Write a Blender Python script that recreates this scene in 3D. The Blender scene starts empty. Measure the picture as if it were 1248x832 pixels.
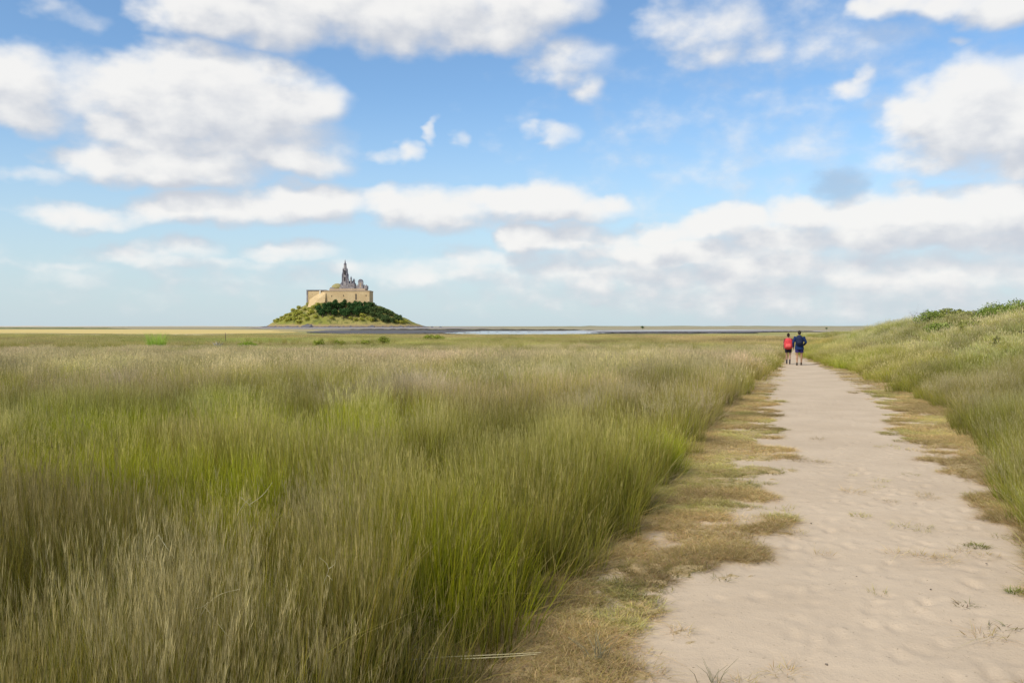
import bpy, bmesh, math, random
import numpy as np
from mathutils import Vector

R = math.radians
rng = np.random.default_rng(11)
random.seed(5)
S = bpy.context.scene
COL = S.collection

# ------------------------------------------------------------------ helpers
F = 1040.0            # focal length in photo pixels (1248 wide)
HOR = 397.5           # horizon row in the photo
CAMH = 2.0

def gpt(px, py, h=0.0):
    """ground point seen at a photo pixel (authoring help only)"""
    d = F * (CAMH - h) / (py - HOR)
    return ((px - 624.0) / F * d, d)

def at(px, d):
    return ((px - 624.0) / F * d, d)

def link(o, parent=None):
    COL.objects.link(o)
    if parent is not None:
        o.parent = parent
    return o

def tag(o, label=None, cat=None, group=None, kind=None):
    if label: o['label'] = label
    if cat: o['category'] = cat
    if group: o['group'] = group
    if kind: o['kind'] = kind
    return o

def empty(name, loc, rz=0.0):
    o = bpy.data.objects.new(name, None)
    o.empty_display_size = 0.2
    o.location = loc
    o.rotation_euler = (0, 0, rz)
    return link(o)

def mesh_np(name, V, T, mat=None, attrs=None, smooth=False, parent=None):
    """mesh from numpy triangles (or quads)"""
    V = np.asarray(V, dtype=np.float32); T = np.asarray(T, dtype=np.int32)
    me = bpy.data.meshes.new(name)
    me.vertices.add(len(V)); me.vertices.foreach_set('co', V.ravel())
    if len(T):
        k = T.shape[1]
        me.loops.add(T.size); me.loops.foreach_set('vertex_index', T.ravel())
        me.polygons.add(len(T))
        me.polygons.foreach_set('loop_start', np.arange(0, T.size, k, dtype=np.int32))
        me.polygons.foreach_set('loop_total', np.full(len(T), k, dtype=np.int32))
        if smooth:
            me.polygons.foreach_set('use_smooth', np.ones(len(T), dtype=bool))
    for an, (tp, arr) in (attrs or {}).items():
        a = me.attributes.new(an, tp, 'POINT')
        arr = np.asarray(arr)
        if tp == 'FLOAT_COLOR':
            c = np.ones((len(V), 4), dtype=np.float32); c[:, :3] = arr[:, :3]
            a.data.foreach_set('color', c.ravel())
        elif tp == 'FLOAT_VECTOR':
            a.data.foreach_set('vector', arr.astype(np.float32).ravel())
        else:
            a.data.foreach_set('value', arr.astype(np.float32 if tp == 'FLOAT' else np.int32).ravel())
    me.update(calc_edges=True)
    me.validate()
    if mat is not None: me.materials.append(mat)
    o = bpy.data.objects.new(name, me)
    return link(o, parent)

def from_bm(name, bm, mat, parent=None, smooth=False):
    me = bpy.data.meshes.new(name)
    bmesh.ops.recalc_face_normals(bm, faces=bm.faces)
    bm.to_mesh(me); bm.free()
    if smooth:
        for p in me.polygons: p.use_smooth = True
    me.materials.append(mat)
    o = bpy.data.objects.new(name, me)
    return link(o, parent)

def smoothstep(a, b, x):
    t = np.clip((x - a) / (b - a), 0, 1)
    return t * t * (3 - 2 * t)

# value noise
_perm = np.random.default_rng(3).random((256, 256))
def vnoise(x, y):
    x = np.asarray(x, float); y = np.asarray(y, float)
    xi = np.floor(x).astype(int); yi = np.floor(y).astype(int)
    fx = x - xi; fy = y - yi
    fx = fx * fx * fx * (fx * (fx * 6 - 15) + 10); fy = fy * fy * fy * (fy * (fy * 6 - 15) + 10)
    a = _perm[xi & 255, yi & 255]; b = _perm[(xi + 1) & 255, yi & 255]
    c = _perm[xi & 255, (yi + 1) & 255]; d = _perm[(xi + 1) & 255, (yi + 1) & 255]
    return (a * (1 - fx) + b * fx) * (1 - fy) + (c * (1 - fx) + d * fx) * fy
def fbm(x, y, o=4):
    v = 0; a = 0.5; n = 0
    for k in range(o):
        v = v + a * vnoise(x * 2 ** k + 17.3 * k, y * 2 ** k + 9.1 * k); n += a; a *= 0.5
    return v / n        # 0..1

# ------------------------------------------------------------------ materials
def new_mat(name):
    m = bpy.data.materials.new(name); m.use_nodes = True
    nt = m.node_tree
    return m, nt, nt.nodes['Principled BSDF'], nt.nodes['Material Output']

def N(nt, typ, **kw):
    n = nt.nodes.new(typ)
    for k, v in kw.items(): setattr(n, k, v)
    return n

def mixc(nt, fac, a, b, mode='MIX'):
    n = N(nt, 'ShaderNodeMix', data_type='RGBA', blend_type=mode)
    for sock, v in ((n.inputs[0], fac), (n.inputs[6], a), (n.inputs[7], b)):
        if isinstance(v, bpy.types.NodeSocket): nt.links.new(v, sock)
        elif isinstance(v, (int, float)): sock.default_value = v
        else: sock.default_value = (*v, 1)
    return n.outputs[2]

def ramp(nt, fac, lo, hi):
    n = N(nt, 'ShaderNodeMapRange', interpolation_type='SMOOTHSTEP')
    nt.links.new(fac, n.inputs[0]); n.inputs[1].default_value = lo; n.inputs[2].default_value = hi
    return n.outputs[0]

def noise(nt, scale, detail=4, rough=0.55, vec=None, dist=0.0):
    n = N(nt, 'ShaderNodeTexNoise')
    n.inputs['Scale'].default_value = scale; n.inputs['Detail'].default_value = detail
    n.inputs['Roughness'].default_value = rough; n.inputs['Distortion'].default_value = dist
    if vec is not None: nt.links.new(vec, n.inputs['Vector'])
    return n.outputs[0]

def objco(nt, scale=(1, 1, 1)):
    t = N(nt, 'ShaderNodeTexCoord'); m = N(nt, 'ShaderNodeMapping')
    m.inputs['Scale'].default_value = scale
    nt.links.new(t.outputs['Object'], m.inputs['Vector'])
    return m.outputs[0]

def bump(nt, bsdf, h, strength=0.4, dist=0.02):
    b = N(nt, 'ShaderNodeBump'); b.inputs['Strength'].default_value = strength
    b.inputs['Distance'].default_value = dist
    nt.links.new(h, b.inputs['Height']); nt.links.new(b.outputs[0], bsdf.inputs['Normal'])

def two_tone(name, c1, c2, scale, c3=None, rough=0.9, bumpd=0.0, stretch=(1, 1, 1), lo=.35, hi=.65):
    m, nt, b, o = new_mat(name)
    v = objco(nt, stretch)
    n1 = noise(nt, scale, 5, .6, v)
    c = mixc(nt, ramp(nt, n1, lo, hi), c1, c2)
    if c3:
        n2 = noise(nt, scale * 3.7, 4, .6, v)
        c = mixc(nt, ramp(nt, n2, .5, .72), c, c3)
    nt.links.new(c, b.inputs['Base Color'])
    b.inputs['Roughness'].default_value = rough
    b.inputs['Specular IOR Level'].default_value = 0.15
    if bumpd: bump(nt, b, n1, .6, bumpd)
    return m

def leaf_mat(name, trans=0.35, instanced=True, rough=0.6):
    """blade colour comes from the mesh, a tint per tuft from the instance"""
    m, nt, b, out = new_mat(name)
    a = N(nt, 'ShaderNodeAttribute'); a.attribute_name = 'col'
    c = a.outputs['Color']
    if instanced:
        t = N(nt, 'ShaderNodeAttribute'); t.attribute_type = 'INSTANCER'; t.attribute_name = 'tint'
        c = mixc(nt, 1.0, c, t.outputs['Color'], 'MULTIPLY')
    d = N(nt, 'ShaderNodeBsdfDiffuse'); tr = N(nt, 'ShaderNodeBsdfTranslucent')
    nt.links.new(c, d.inputs[0]); nt.links.new(c, tr.inputs[0])
    mx = N(nt, 'ShaderNodeMixShader'); mx.inputs[0].default_value = trans
    nt.links.new(d.outputs[0], mx.inputs[1]); nt.links.new(tr.outputs[0], mx.inputs[2])
    nt.links.new(mx.outputs[0], out.inputs['Surface'])
    nt.nodes.remove(b)
    return m

M_GRASS = leaf_mat('grass_blades', .35)
M_LEAF = leaf_mat('leaves', .3, instanced=False)
M_BARK = two_tone('bark', (.09, .065, .04), (.17, .13, .09), 8)

# ------------------------------------------------------------------ layout of path and dune
LY = np.array([-6, 0, 4.79, 6.3, 7.68, 11.6, 13.96, 20.6, 30, 40, 55, 76, 95, 120])
LX = np.array([-3.4, -1.6, -.12, .22, .95, 2.2, 3.0, 5.2, 8.5, 12.1, 17.4, 24.6, 33, 46])
RY = np.array([-6, 0, 5, 8.29, 9.9, 12.8, 17.4, 22, 25.4, 33.5, 42.4, 49.5, 60, 76, 95, 120])
RX = np.array([.2, 1.7, 3.7, 4.98, 5.75, 7.2, 9.15, 10.9, 11.7, 14.0, 15.9, 17.6, 20.3, 26.2, 34.6, 47.6])
def XL(y): return np.interp(y, LY, LX) + (fbm(y * .55 + 3, y * 0 + 1.5, 3) - .5) * .5 * np.clip(1.2 - y / 90, .1, 1)
def XR(y): return np.interp(y, RY, RX) + (fbm(y * .5 + 40, y * 0 + 7.5, 3) - .5) * .9 * np.clip(1.2 - y / 90, .1, 1)
HY = np.array([-10, 8, 20, 35, 48, 60, 78, 110, 160, 240])
HH = np.array([1.2, 1.9, 2.25, 2.36, 2.28, 2.0, 1.65, 1.15, .4, 0])
def height(x, y):
    x = np.asarray(x, float); y = np.asarray(y, float)
    s = x - np.interp(y, RY, RX)
    h = np.interp(y, HY, HH)
    z = h * smoothstep(-.3, 8.0, s) * (1 - .35 * smoothstep(14, 45, s))
    z = z + (fbm(x * .22, y * .22, 3) - .5) * .7 * smoothstep(1.0, 7, s) * np.clip(h / 2.4, 0, 1)
    l = np.interp(y, LY, LX) - x
    z = z + (fbm(x * .12 + 5, y * .12, 3) - .5) * .22 * smoothstep(.3, 4, l) * (1 - smoothstep(90, 160, y))
    z = z + .05 * smoothstep(-.2, .8, l) * (1 - smoothstep(90, 160, y))
    return z

# ------------------------------------------------------------------ ground
def axis(fine0, fine1, step, lo, hi, g=1.22):
    a = list(np.arange(fine0, fine1 + 1e-6, step))
    s = step; v = fine1
    while v < hi: s *= g; v += s; a.append(v)
    s = step; v = fine0; b = []
    while v > lo: s *= g; v -= s; b.append(v)
    return np.array(b[::-1] + a)

def grid_faces(nx, ny):
    i = np.arange(nx - 1); j = np.arange(ny - 1)
    a = (j[:, None] * nx + i[None, :]).ravel()
    return np.stack([a, a + 1, a + nx + 1, a + nx], 1)

gx = axis(-40, 60, .5, -26000, 26000); gy = axis(-8, 120, .5, -400, 42000)
GX, GY = np.meshgrid(gx, gy)
GZ = height(GX, GY) - .03
V = np.stack([GX.ravel(), GY.ravel(), GZ.ravel()], 1)
m, nt, b, o = new_mat('meadow_soil')
v = objco(nt)
n1 = noise(nt, .9, 5, .6, v); n2 = noise(nt, .035, 4, .6, objco(nt, (.35, 1, 1)))
nf = noise(nt, 14, 4, .7, v)
c = mixc(nt, ramp(nt, n1, .35, .65), (.13, .11, .03), (.20, .16, .055))
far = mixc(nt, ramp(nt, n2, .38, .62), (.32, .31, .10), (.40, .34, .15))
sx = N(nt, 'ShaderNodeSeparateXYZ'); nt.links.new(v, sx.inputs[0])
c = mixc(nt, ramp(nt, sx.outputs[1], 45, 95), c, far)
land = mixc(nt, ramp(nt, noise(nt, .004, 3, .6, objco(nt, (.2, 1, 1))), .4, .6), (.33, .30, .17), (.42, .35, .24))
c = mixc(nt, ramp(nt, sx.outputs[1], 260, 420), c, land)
c = mixc(nt, ramp(nt, nf, .3, .7), c, mixc(nt, 1.0, c, (.72, .72, .7), 'MULTIPLY'))
nt.links.new(c, b.inputs['Base Color']); b.inputs['Roughness'].default_value = 1; b.inputs['Specular IOR Level'].default_value = .05
ground = mesh_np('ground', V, grid_faces(len(gx), len(gy)), m, smooth=True)
tag(ground, kind='structure')

# ------------------------------------------------------------------ path (sand corridor between the two walls of grass)
ys = [-3.0]
while ys[-1] < 13: ys.append(ys[-1] + .034)
s = .034
while ys[-1] < 118: s = min(s * 1.025, .8); ys.append(ys[-1] + s)
ys = np.array(ys); NU = 190
uu = np.linspace(0, 1, NU)
l0 = np.interp(ys, LY, LX) - 1.3; r0 = np.interp(ys, RY, RX) + 1.1
PX_ = l0[:, None] + (r0 - l0)[:, None] * uu[None, :]
PY_ = np.repeat(ys[:, None], NU, 1)
SLW_Y = [0, 5, 7.1, 11.4, 15, 20.4, 30, 36, 60, 120]; SLW = [1.25, 1.3, 1.45, 1.5, 1.4, 1.2, .9, .6, .3, .2]
SRW_Y = [0, 8, 10, 12.8, 17, 25, 33, 45, 60, 120]; SRW = [.12, .2, .45, 1.0, 1.45, 1.3, 1.15, .5, .3, .2]
def thatch(x, y):
    """how much matted dry grass lies on the sand, 0..1"""
    xl = XL(y); xr = XR(y)
    wl = np.interp(y, SLW_Y, SLW); wr = np.interp(y, SRW_Y, SRW)
    a = 1 - (x - xl) / wl; bb = 1 - (xr - x) / wr          # 1 at the grass, 0 at the sand
    e = np.maximum(a, bb)
    n = fbm(x * 2.1 + 31, y * 1.9, 4); n2 = fbm(x * 6.5, y * 6.0 + 11, 4)
    v = e * 1.15 + (n - .5) * 2.3 + (n2 - .5) * 1.9 - .16 * (1 - smoothstep(6, 13, y))
    return np.clip(smoothstep(.20, .66, v) * smoothstep(-.3, .1, e), 0, 1)
TH = thatch(PX_, PY_)
PZ_ = height(PX_, PY_) + .012
near = np.clip(1.35 - PY_ / 30, .15, 1)
PZ_ += (fbm(PX_ * 1.1, PY_ * 1.1, 2) - .5) * .03 * near
PZ_ += (fbm(PX_ * 9, PY_ * 9 + 3, 3) - .5) * .008 * near
PZ_ += TH * (.012 + .02 * fbm(PX_ * 11, PY_ * 11, 2))
# trodden footprints
r2 = np.random.default_rng(77)
flatx, flaty = PX_.ravel(), PY_.ravel(); dz = np.zeros(len(flatx))
rows = np.arange(len(ys))
for k in range(950):
    fy = r2.uniform(-2, 24) if k < 650 else r2.uniform(-2, 12)
    l, rr = np.interp(fy, LY, LX) + .9, np.interp(fy, RY, RX) - .1
    fx = l + (rr - l) * (.5 + .5 * np.clip(r2.normal(0.08, .5), -1, 1))
    i0, i1 = np.searchsorted(ys, fy - .4), np.searchsorted(ys, fy + .4)
    sl = slice(i0 * NU, i1 * NU)
    an = r2.normal(.33, .25); ca, sa = math.cos(an), math.sin(an)
    dx, dy = flatx[sl] - fx, flaty[sl] - fy
    u_ = (dx * ca - dy * sa) / r2.uniform(.040, .055); v_ = (dx * sa + dy * ca) / r2.uniform(.07, .13)
    q = u_ * u_ + v_ * v_
    dep = r2.uniform(.004, .013)
    dz[sl] += -dep * np.exp(-q ** 1.6) + dep * .28 * np.exp(-(np.sqrt(q) - 1.55) ** 2 * 4)
PZ_ += dz.reshape(PZ_.shape) * (1 - .7 * TH)
# tuck the outer edges under the turf
ed = np.minimum(uu, 1 - uu)
PZ_ -= (.06 * (1 - smoothstep(0, .05, ed)))[None, :]
m, nt, b, o = new_mat('sand_path')
v = objco(nt)
ta = N(nt, 'ShaderNodeAttribute'); ta.attribute_name = 'thatch'
n1 = noise(nt, .8, 5, .6, v); n2 = noise(nt, 60, 3, .7, v); n3 = noise(nt, 9, 5, .65, v)
sand = mixc(nt, ramp(nt, n1, .3, .7), (.482, .375, .26), (.545, .428, .30))
sand = mixc(nt, ramp(nt, n3, .58, .8), sand, (.37, .285, .195))
sand = mixc(nt, ramp(nt, n2, .60, .78), sand, (.31, .24, .165))
sand = mixc(nt, ramp(nt, noise(nt, 38, 2, .5, v), .70, .78), sand, (.20, .15, .095))
lit = mixc(nt, ramp(nt, n3, .3, .7), (.32, .225, .10), (.46, .345, .185))
lit = mixc(nt, ramp(nt, n2, .5, .7), lit, (.24, .17, .075))
ad = N(nt, 'ShaderNodeMath', operation='MULTIPLY_ADD'); nt.links.new(n2, ad.inputs[0]); ad.inputs[1].default_value = .7
nt.links.new(ta.outputs['Fac'], ad.inputs[2])
c = mixc(nt, ramp(nt, ad.outputs[0], .55, .95), sand, lit)
nt.links.new(c, b.inputs['Base Color']); b.inputs['Roughness'].default_value = 1; b.inputs['Specular IOR Level'].default_value = .08
hm = N(nt, 'ShaderNodeMath', operation='MULTIPLY_ADD'); nt.links.new(n3, hm.inputs[0]); hm.inputs[1].default_value = 2.2; nt.links.new(n2, hm.inputs[2])
bump(nt, b, hm.outputs[0], .55, .008)
path = mesh_np('path', np.stack([flatx, flaty, PZ_.ravel()], 1), grid_faces(NU, len(ys)), m,
               {'thatch': ('FLOAT', TH.ravel())}, smooth=True)
tag(path, kind='structure')

# ------------------------------------------------------------------ grass tufts
def blades(n, Rad, h0, h1, w, lean, curve, cb, ct, g, seg=3, jit=.18, mid=None, lowdroop=0.0):
    """n tapered blades; returns verts, tris, colours"""
    th = g.uniform(0, 2 * np.pi, n); r = Rad * np.sqrt(g.uniform(0, 1, n))
    root = np.stack([r * np.cos(th), r * np.sin(th), np.zeros(n)], 1)
    h = g.uniform(h0, h1, n)
    ph = th + g.normal(0, .9, n)
    L = np.abs(g.normal(lean, lean * .6, n)) * h; C = np.abs(g.normal(curve, curve * .8, n)) * h
    dirv = np.stack([np.cos(ph), np.sin(ph)], 1)
    wy = g.uniform(0, np.pi, n); wv = np.stack([np.cos(wy), np.sin(wy), 0 * wy], 1)
    ww = w * g.uniform(.6, 1.3, n)
    cb = np.array(cb); ct = np.array(ct)
    bj = 1 + g.normal(0, jit, (n, 1)); hue = g.normal(0, jit * .35, (n, 3))
    tmix = g.uniform(0, 1, (n, 1))
    Vs, Cs = [], []
    ts = [k / seg for k in range(seg)] + [1.0]
    for t in ts:
        p = root.copy()
        p[:, :2] += dirv * (L * t + C * t * t)[:, None]
        p[:, 2] = h * (t - (C / np.maximum(h, 1e-6)) * .35 * t * t - lowdroop * t * t)
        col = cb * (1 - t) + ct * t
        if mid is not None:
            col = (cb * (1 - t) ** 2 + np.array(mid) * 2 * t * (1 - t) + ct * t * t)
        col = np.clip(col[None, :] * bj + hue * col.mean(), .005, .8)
        if t < 1:
            k = (ww * (1 - .65 * t))[:, None]
            Vs += [p - wv * k / 2, p + wv * k / 2]; Cs += [col, col]
        else:
            Vs.append(p); Cs.append(col)
    nv = len(Vs)
    Vv = np.stack(Vs, 1).reshape(-1, 3); Cc = np.stack(Cs, 1).reshape(-1, 3)
    T = []
    for k in range(seg - 1):
        a = 2 * k
        T += [[a, a + 1, a + 3], [a, a + 3, a + 2]]
    T.append([2 * seg - 2, 2 * seg - 1, 2 * seg])
    T = (np.array(T)[None] + (np.arange(n) * nv)[:, None, None]).reshape(-1, 3)
    return Vv, T, Cc

def seedheads(n, Rad, h0, h1, lean, cs, ch, g, k=9, spread=.03, hl=.2, w=.0035):
    """thin stalks, each with a feathery panicle"""
    out = []
    th = g.uniform(0, 2 * np.pi, n); r = Rad * np.sqrt(g.uniform(0, 1, n))
    for i in range(n):
        h = g.uniform(h0, h1); ph = th[i] + g.normal(0, .8); l = abs(g.normal(lean, lean * .5)) * h
        def P(t): return np.array([r[i] * math.cos(th[i]) + math.cos(ph) * l * t * t,
                                   r[i] * math.sin(th[i]) + math.sin(ph) * l * t * t, h * (t - .05 * t * t)])
        wy = g.uniform(0, np.pi); wv = np.array([math.cos(wy), math.sin(wy), 0])
        a, bb = P(0), P(.55); e = P(1)
        Vv = [a - wv * .0013, a + wv * .0013, bb - wv * .001, bb + wv * .001, e]
        T = [[0, 1, 3], [0, 3, 2], [2, 3, 4]]
        br = 1 + g.normal(0, .16)
        Cc = [np.array(cs) * .8] * 2 + [np.array(cs)] * 2 + [np.array(ch)]
        for q in range(k):
            t = 1 - hl * g.uniform(0, 1)
            p0 = P(t); an = g.uniform(0, 2 * np.pi); sp = spread * g.uniform(.2, 1)
            tip = p0 + np.array([math.cos(an) * sp, math.sin(an) * sp, g.uniform(.03, .075)])
            sd = np.array([-math.sin(an), math.cos(an), 0]) * w * .5
            b0 = len(Vv)
            mid = (p0 + tip) / 2
            Vv += [p0, mid - sd, mid + sd, tip]; T += [[b0, b0 + 1, b0 + 2], [b0 + 1, b0 + 3, b0 + 2]]
            Cc += [np.array(ch) * (br + g.normal(0, .1))] * 4
        out.append((np.array(Vv), np.array(T), np.clip(np.array(Cc) * 1.0, .005, .8)))
    return merge(out)

def merge(lst):
    V, T, C = [], [], []; o = 0
    for v, t, c in lst:
        V.append(v); T.append(t + o); C.append(c); o += len(v)
    return np.concatenate(V), np.concatenate(T), np.concatenate(C)

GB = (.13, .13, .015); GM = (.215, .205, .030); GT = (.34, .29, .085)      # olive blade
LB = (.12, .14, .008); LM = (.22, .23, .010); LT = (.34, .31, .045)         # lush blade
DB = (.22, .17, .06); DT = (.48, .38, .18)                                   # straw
SH = (.42, .345, .15)                                                      # seed heads
SP = (.44, .37, .19)                                                        # pale heads
g = np.random.default_rng(21)
tufts = []
for k in range(4):      # 0-3 tall olive grass with feathery heads
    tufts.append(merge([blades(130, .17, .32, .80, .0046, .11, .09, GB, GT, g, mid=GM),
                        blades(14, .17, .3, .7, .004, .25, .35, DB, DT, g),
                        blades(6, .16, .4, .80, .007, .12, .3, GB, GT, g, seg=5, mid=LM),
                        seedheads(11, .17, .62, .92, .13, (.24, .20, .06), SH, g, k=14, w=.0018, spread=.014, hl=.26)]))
for k in range(2):      # 4-5 lush green
    tufts.append(merge([blades(130, .17, .32, .72, .006, .13, .12, LB, LT, g, mid=LM),
                        seedheads(6, .17, .55, .82, .12, (.22, .2, .05), SH, g, w=.002, spread=.022)]))
for k in range(2):      # 6-7 pale plumes
    tufts.append(merge([blades(70, .16, .3, .66, .005, .14, .14, GB, GT, g, mid=GM),
                        seedheads(30, .15, .62, .92, .2, (.3, .25, .12), SP, g, k=16, spread=.022, w=.0018, hl=.26)]))
for k in range(2):      # 8-9 straw, loose and bent
    tufts.append(merge([blades(46, .15, .18, .55, .0045, .35, .5, DB, DT, g),
                        blades(30, .15, .2, .5, .005, .2, .2, GB, GT, g, mid=GM)]))
for k in range(2):      # 10-11 a metre of short far meadow
    tufts.append(merge([blades(240, .62, .10, .26, .012, .2, .2, (.24, .23, .055), (.40, .345, .13), g, seg=2, jit=.2),
                        seedheads(16, .6, .2, .38, .15, (.28, .25, .10), SH, g, k=4, w=.008)]))
for k in range(2):      # 12-13 wide mid-distance clump of tall grass
    tufts.append(merge([blades(190, .42, .35, .72, .010, .12, .10, GB, GT, g, mid=GM),
                        seedheads(34, .42, .6, .88, .14, (.25, .21, .07), SH, g, k=6, w=.006, spread=.035)]))

def grass_object(name, tufts, P, var, scale, rotz, tint, mat, label=None, tilt=None):
    """one object: tuft meshes and the points they are set on, joined by geometry nodes"""
    Vs, Ts, Cs, Ks = [], [], [], []; o = 0
    used = sorted(set(int(a) for a in np.unique(var)))
    for k in used:
        v, t, c = tufts[k]
        Vs.append(v); Ts.append(t + o); Cs.append(c); Ks.append(np.full(len(v), k)); o += len(v)
    n = len(P)
    Vs.append(P); Cs.append(np.ones((n, 3))); Ks.append(100 + var)
    V = np.concatenate(Vs); T = np.concatenate(Ts); C = np.concatenate(Cs); K = np.concatenate(Ks)
    def pad(a, w):
        z = np.zeros((o, w)) if w > 1 else np.zeros(o)
        return np.concatenate([z, a])
    sc = np.stack([scale[:, 0], scale[:, 0], scale[:, 1]], 1)
    rot = np.zeros((n, 3)); rot[:, 2] = rotz
    if tilt is not None: rot[:, :2] = tilt
    ob = mesh_np(name, V, T, mat, {'col': ('FLOAT_COLOR', C), 'kindex': ('INT', K), 'scl': ('FLOAT_VECTOR', pad(sc, 3)),
                 'rot': ('FLOAT_VECTOR', pad(rot, 3)), 'tint': ('FLOAT_VECTOR', pad(tint, 3))})
    ng = bpy.data.node_groups.new(name + '_spread', 'GeometryNodeTree')
    ng.interface.new_socket('Geometry', in_out='INPUT', socket_type='NodeSocketGeometry')
    ng.interface.new_socket('Geometry', in_out='OUTPUT', socket_type='NodeSocketGeometry')
    gi = ng.nodes.new('NodeGroupInput'); go = ng.nodes.new('NodeGroupOutput'); jn = ng.nodes.new('GeometryNodeJoinGeometry')
    def attr(nm, tp):
        a = ng.nodes.new('GeometryNodeInputNamedAttribute'); a.data_type = tp; a.inputs[0].default_value = nm
        return a.outputs[0]
    def sep(val):
        c = ng.nodes.new('FunctionNodeCompare'); c.data_type = 'INT'; c.operation = 'EQUAL'
        ng.links.new(attr('kindex', 'INT'), c.inputs[2]); c.inputs[3].default_value = val
        s_ = ng.nodes.new('GeometryNodeSeparateGeometry'); s_.domain = 'POINT'
        ng.links.new(gi.outputs[0], s_.inputs[0]); ng.links.new(c.outputs[0], s_.inputs[1])
        return s_.outputs[0]
    for k in used:
        ip = ng.nodes.new('GeometryNodeInstanceOnPoints')
        ng.links.new(sep(100 + k), ip.inputs['Points']); ng.links.new(sep(k), ip.inputs['Instance'])
        er = ng.nodes.new('FunctionNodeEulerToRotation')
        ng.links.new(attr('rot', 'FLOAT_VECTOR'), er.inputs[0])
        ng.links.new(er.outputs[0], ip.inputs['Rotation']); ng.links.new(attr('scl', 'FLOAT_VECTOR'), ip.inputs['Scale'])
        ng.links.new(ip.outputs[0], jn.inputs[0])
    ng.links.new(jn.outputs[0], go.inputs[0])
    md = ob.modifiers.new('spread', 'NODES'); md.node_group = ng
    tag(ob, label, kind='stuff')
    return ob

def scatter(n, y0, y1, xfun0, xfun1, g, p=1.0):
    """uniform-area points between two x boundaries"""
    y = g.uniform(y0, y1, n)
    a, b_ = xfun0(y), xfun1(y)
    wmax = (b_ - a).max()
    keep = g.uniform(0, wmax, n) < (b_ - a)
    y = y[keep]; x = g.uniform(a[keep], b_[keep])
    return x, y

# ---- left meadow, tall grass
def clump_tint(x, y, g):
    n = len(x)
    t = np.ones((n, 3))
    a = fbm(x * .35 + 2, y * .35, 3) - .5
    b_ = fbm(x * .9 + 8, y * .6, 3) - .5
    br = 1 + .8 * a + .6 * b_ + g.normal(0, .10, n)
    t *= br[:, None]
    wrm = (fbm(x * .2 + 55, y * .2, 3) - .5)
    t[:, 0] *= 1.02 + .28 * wrm; t[:, 1] *= 1.02 + .05 * wrm; t[:, 2] *= .85 + .5 * wrm
    return np.clip(t, .5, 1.6)

xs, yy, vv, sc, tn = [], [], [], [], []
def add_zone(y0, y1, dens, wide, x0=None, x1=None, hs=1.0):
    f0 = x0 or (lambda y: -.66 * y - 1.6); f1 = x1 or (lambda y: XL(y))
    area = (f1(np.array([(y0 + y1) / 2])) - f0(np.array([(y0 + y1) / 2])))[0] * (y1 - y0)
    wm = (f1(np.linspace(y0, y1, 60)) - f0(np.linspace(y0, y1, 60))).max()
    n = int(dens * wm * (y1 - y0))
    x, y = scatter(n, y0, y1, f0, f1, g)
    gap = fbm(x * 1.1 + 70, y * .8, 3)
    cl = fbm(x * 1.25 + 12, y * 1.0 + 5, 2)
    cl = np.maximum(cl, .42 + .2 * g.uniform(0, 1, len(x)) - .6 * smoothstep(.4, .9, XL(y) - x))
    keep = g.uniform(0, 1, len(x)) < np.clip((gap - .20) * 4.5, .12, 1) * np.clip((cl - .30) * 5, .03, 1)
    x, y, cl = x[keep], y[keep], cl[keep]
    edge = XL(y) - x
    lush = fbm(x * .5 + 20, y * .35 + 4, 3) * .72
    for (cx, cy, rx_, ry_, a_) in ((-6.2, 11.0, 2.4, 1.9, .46), (-4.4, 12.4, 2.0, 1.6, .42), (-2.6, 13.4, 1.8, 1.4, .36), (-5.0, 8.5, 1.6, .9, .3), (-3.9, 8.0, 1.2, .9, .22), (-.3, 7.0, .5, .6, .12), (-1.3, 6.6, .5, .4, .06), (-2.6, 6.2, .5, .7, .16), (1.9, 12.2, .5, .9, .3), (.6, 8.4, .6, .6, .2), (-8, 10, 1.5, 1.5, .2)):
        lush = lush + a_ * np.exp(-((x - cx) / rx_) ** 2 - ((y - cy) / ry_) ** 2); pal = fbm(x * .5 + 90, y * .4, 3)
    u = g.uniform(0, 1, len(x))
    var = g.integers(12, 14, len(x)) if wide else g.integers(0, 4, len(x))
    pl = smoothstep(.44, .62, lush) * (1 - smoothstep(30, 42, y))
    if not wide:
        var = np.where(u < pl * .85 + .06, g.integers(4, 6, len(x)), var)
        var = np.where((pal > .62) & (g.uniform(0, 1, len(x)) < .4), g.integers(6, 8, len(x)), var)
        var = np.where(g.uniform(0, 1, len(x)) < .07 + .45 * (1 - smoothstep(.05, .5, edge)), g.integers(8, 10, len(x)), var)
    h = (.43 + .35 * fbm(x * .55 + 33, y * .55, 3) + .66 * smoothstep(.30, .66, cl)) * hs
    h = h * (.70 + .30 * smoothstep(0.0, .5, edge)) * g.uniform(.88, 1.1, len(x))
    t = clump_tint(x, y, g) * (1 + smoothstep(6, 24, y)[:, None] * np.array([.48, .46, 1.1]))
    pl = pl * .8
    h = h * (1 - .42 * smoothstep(26, 62, y))
    t *= (1 + .22 * pl[:, None] * np.array([.6, 1.0, -.8]))
    xs.append(x); yy.append(y); vv.append(var); sc.append(np.stack([g.uniform(.85, 1.2, len(x)), h], 1)); tn.append(t)
add_zone(1.5, 12, 30, False)
add_zone(12, 24, 17, False)
add_zone(24, 66, 5.0, True)
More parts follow.
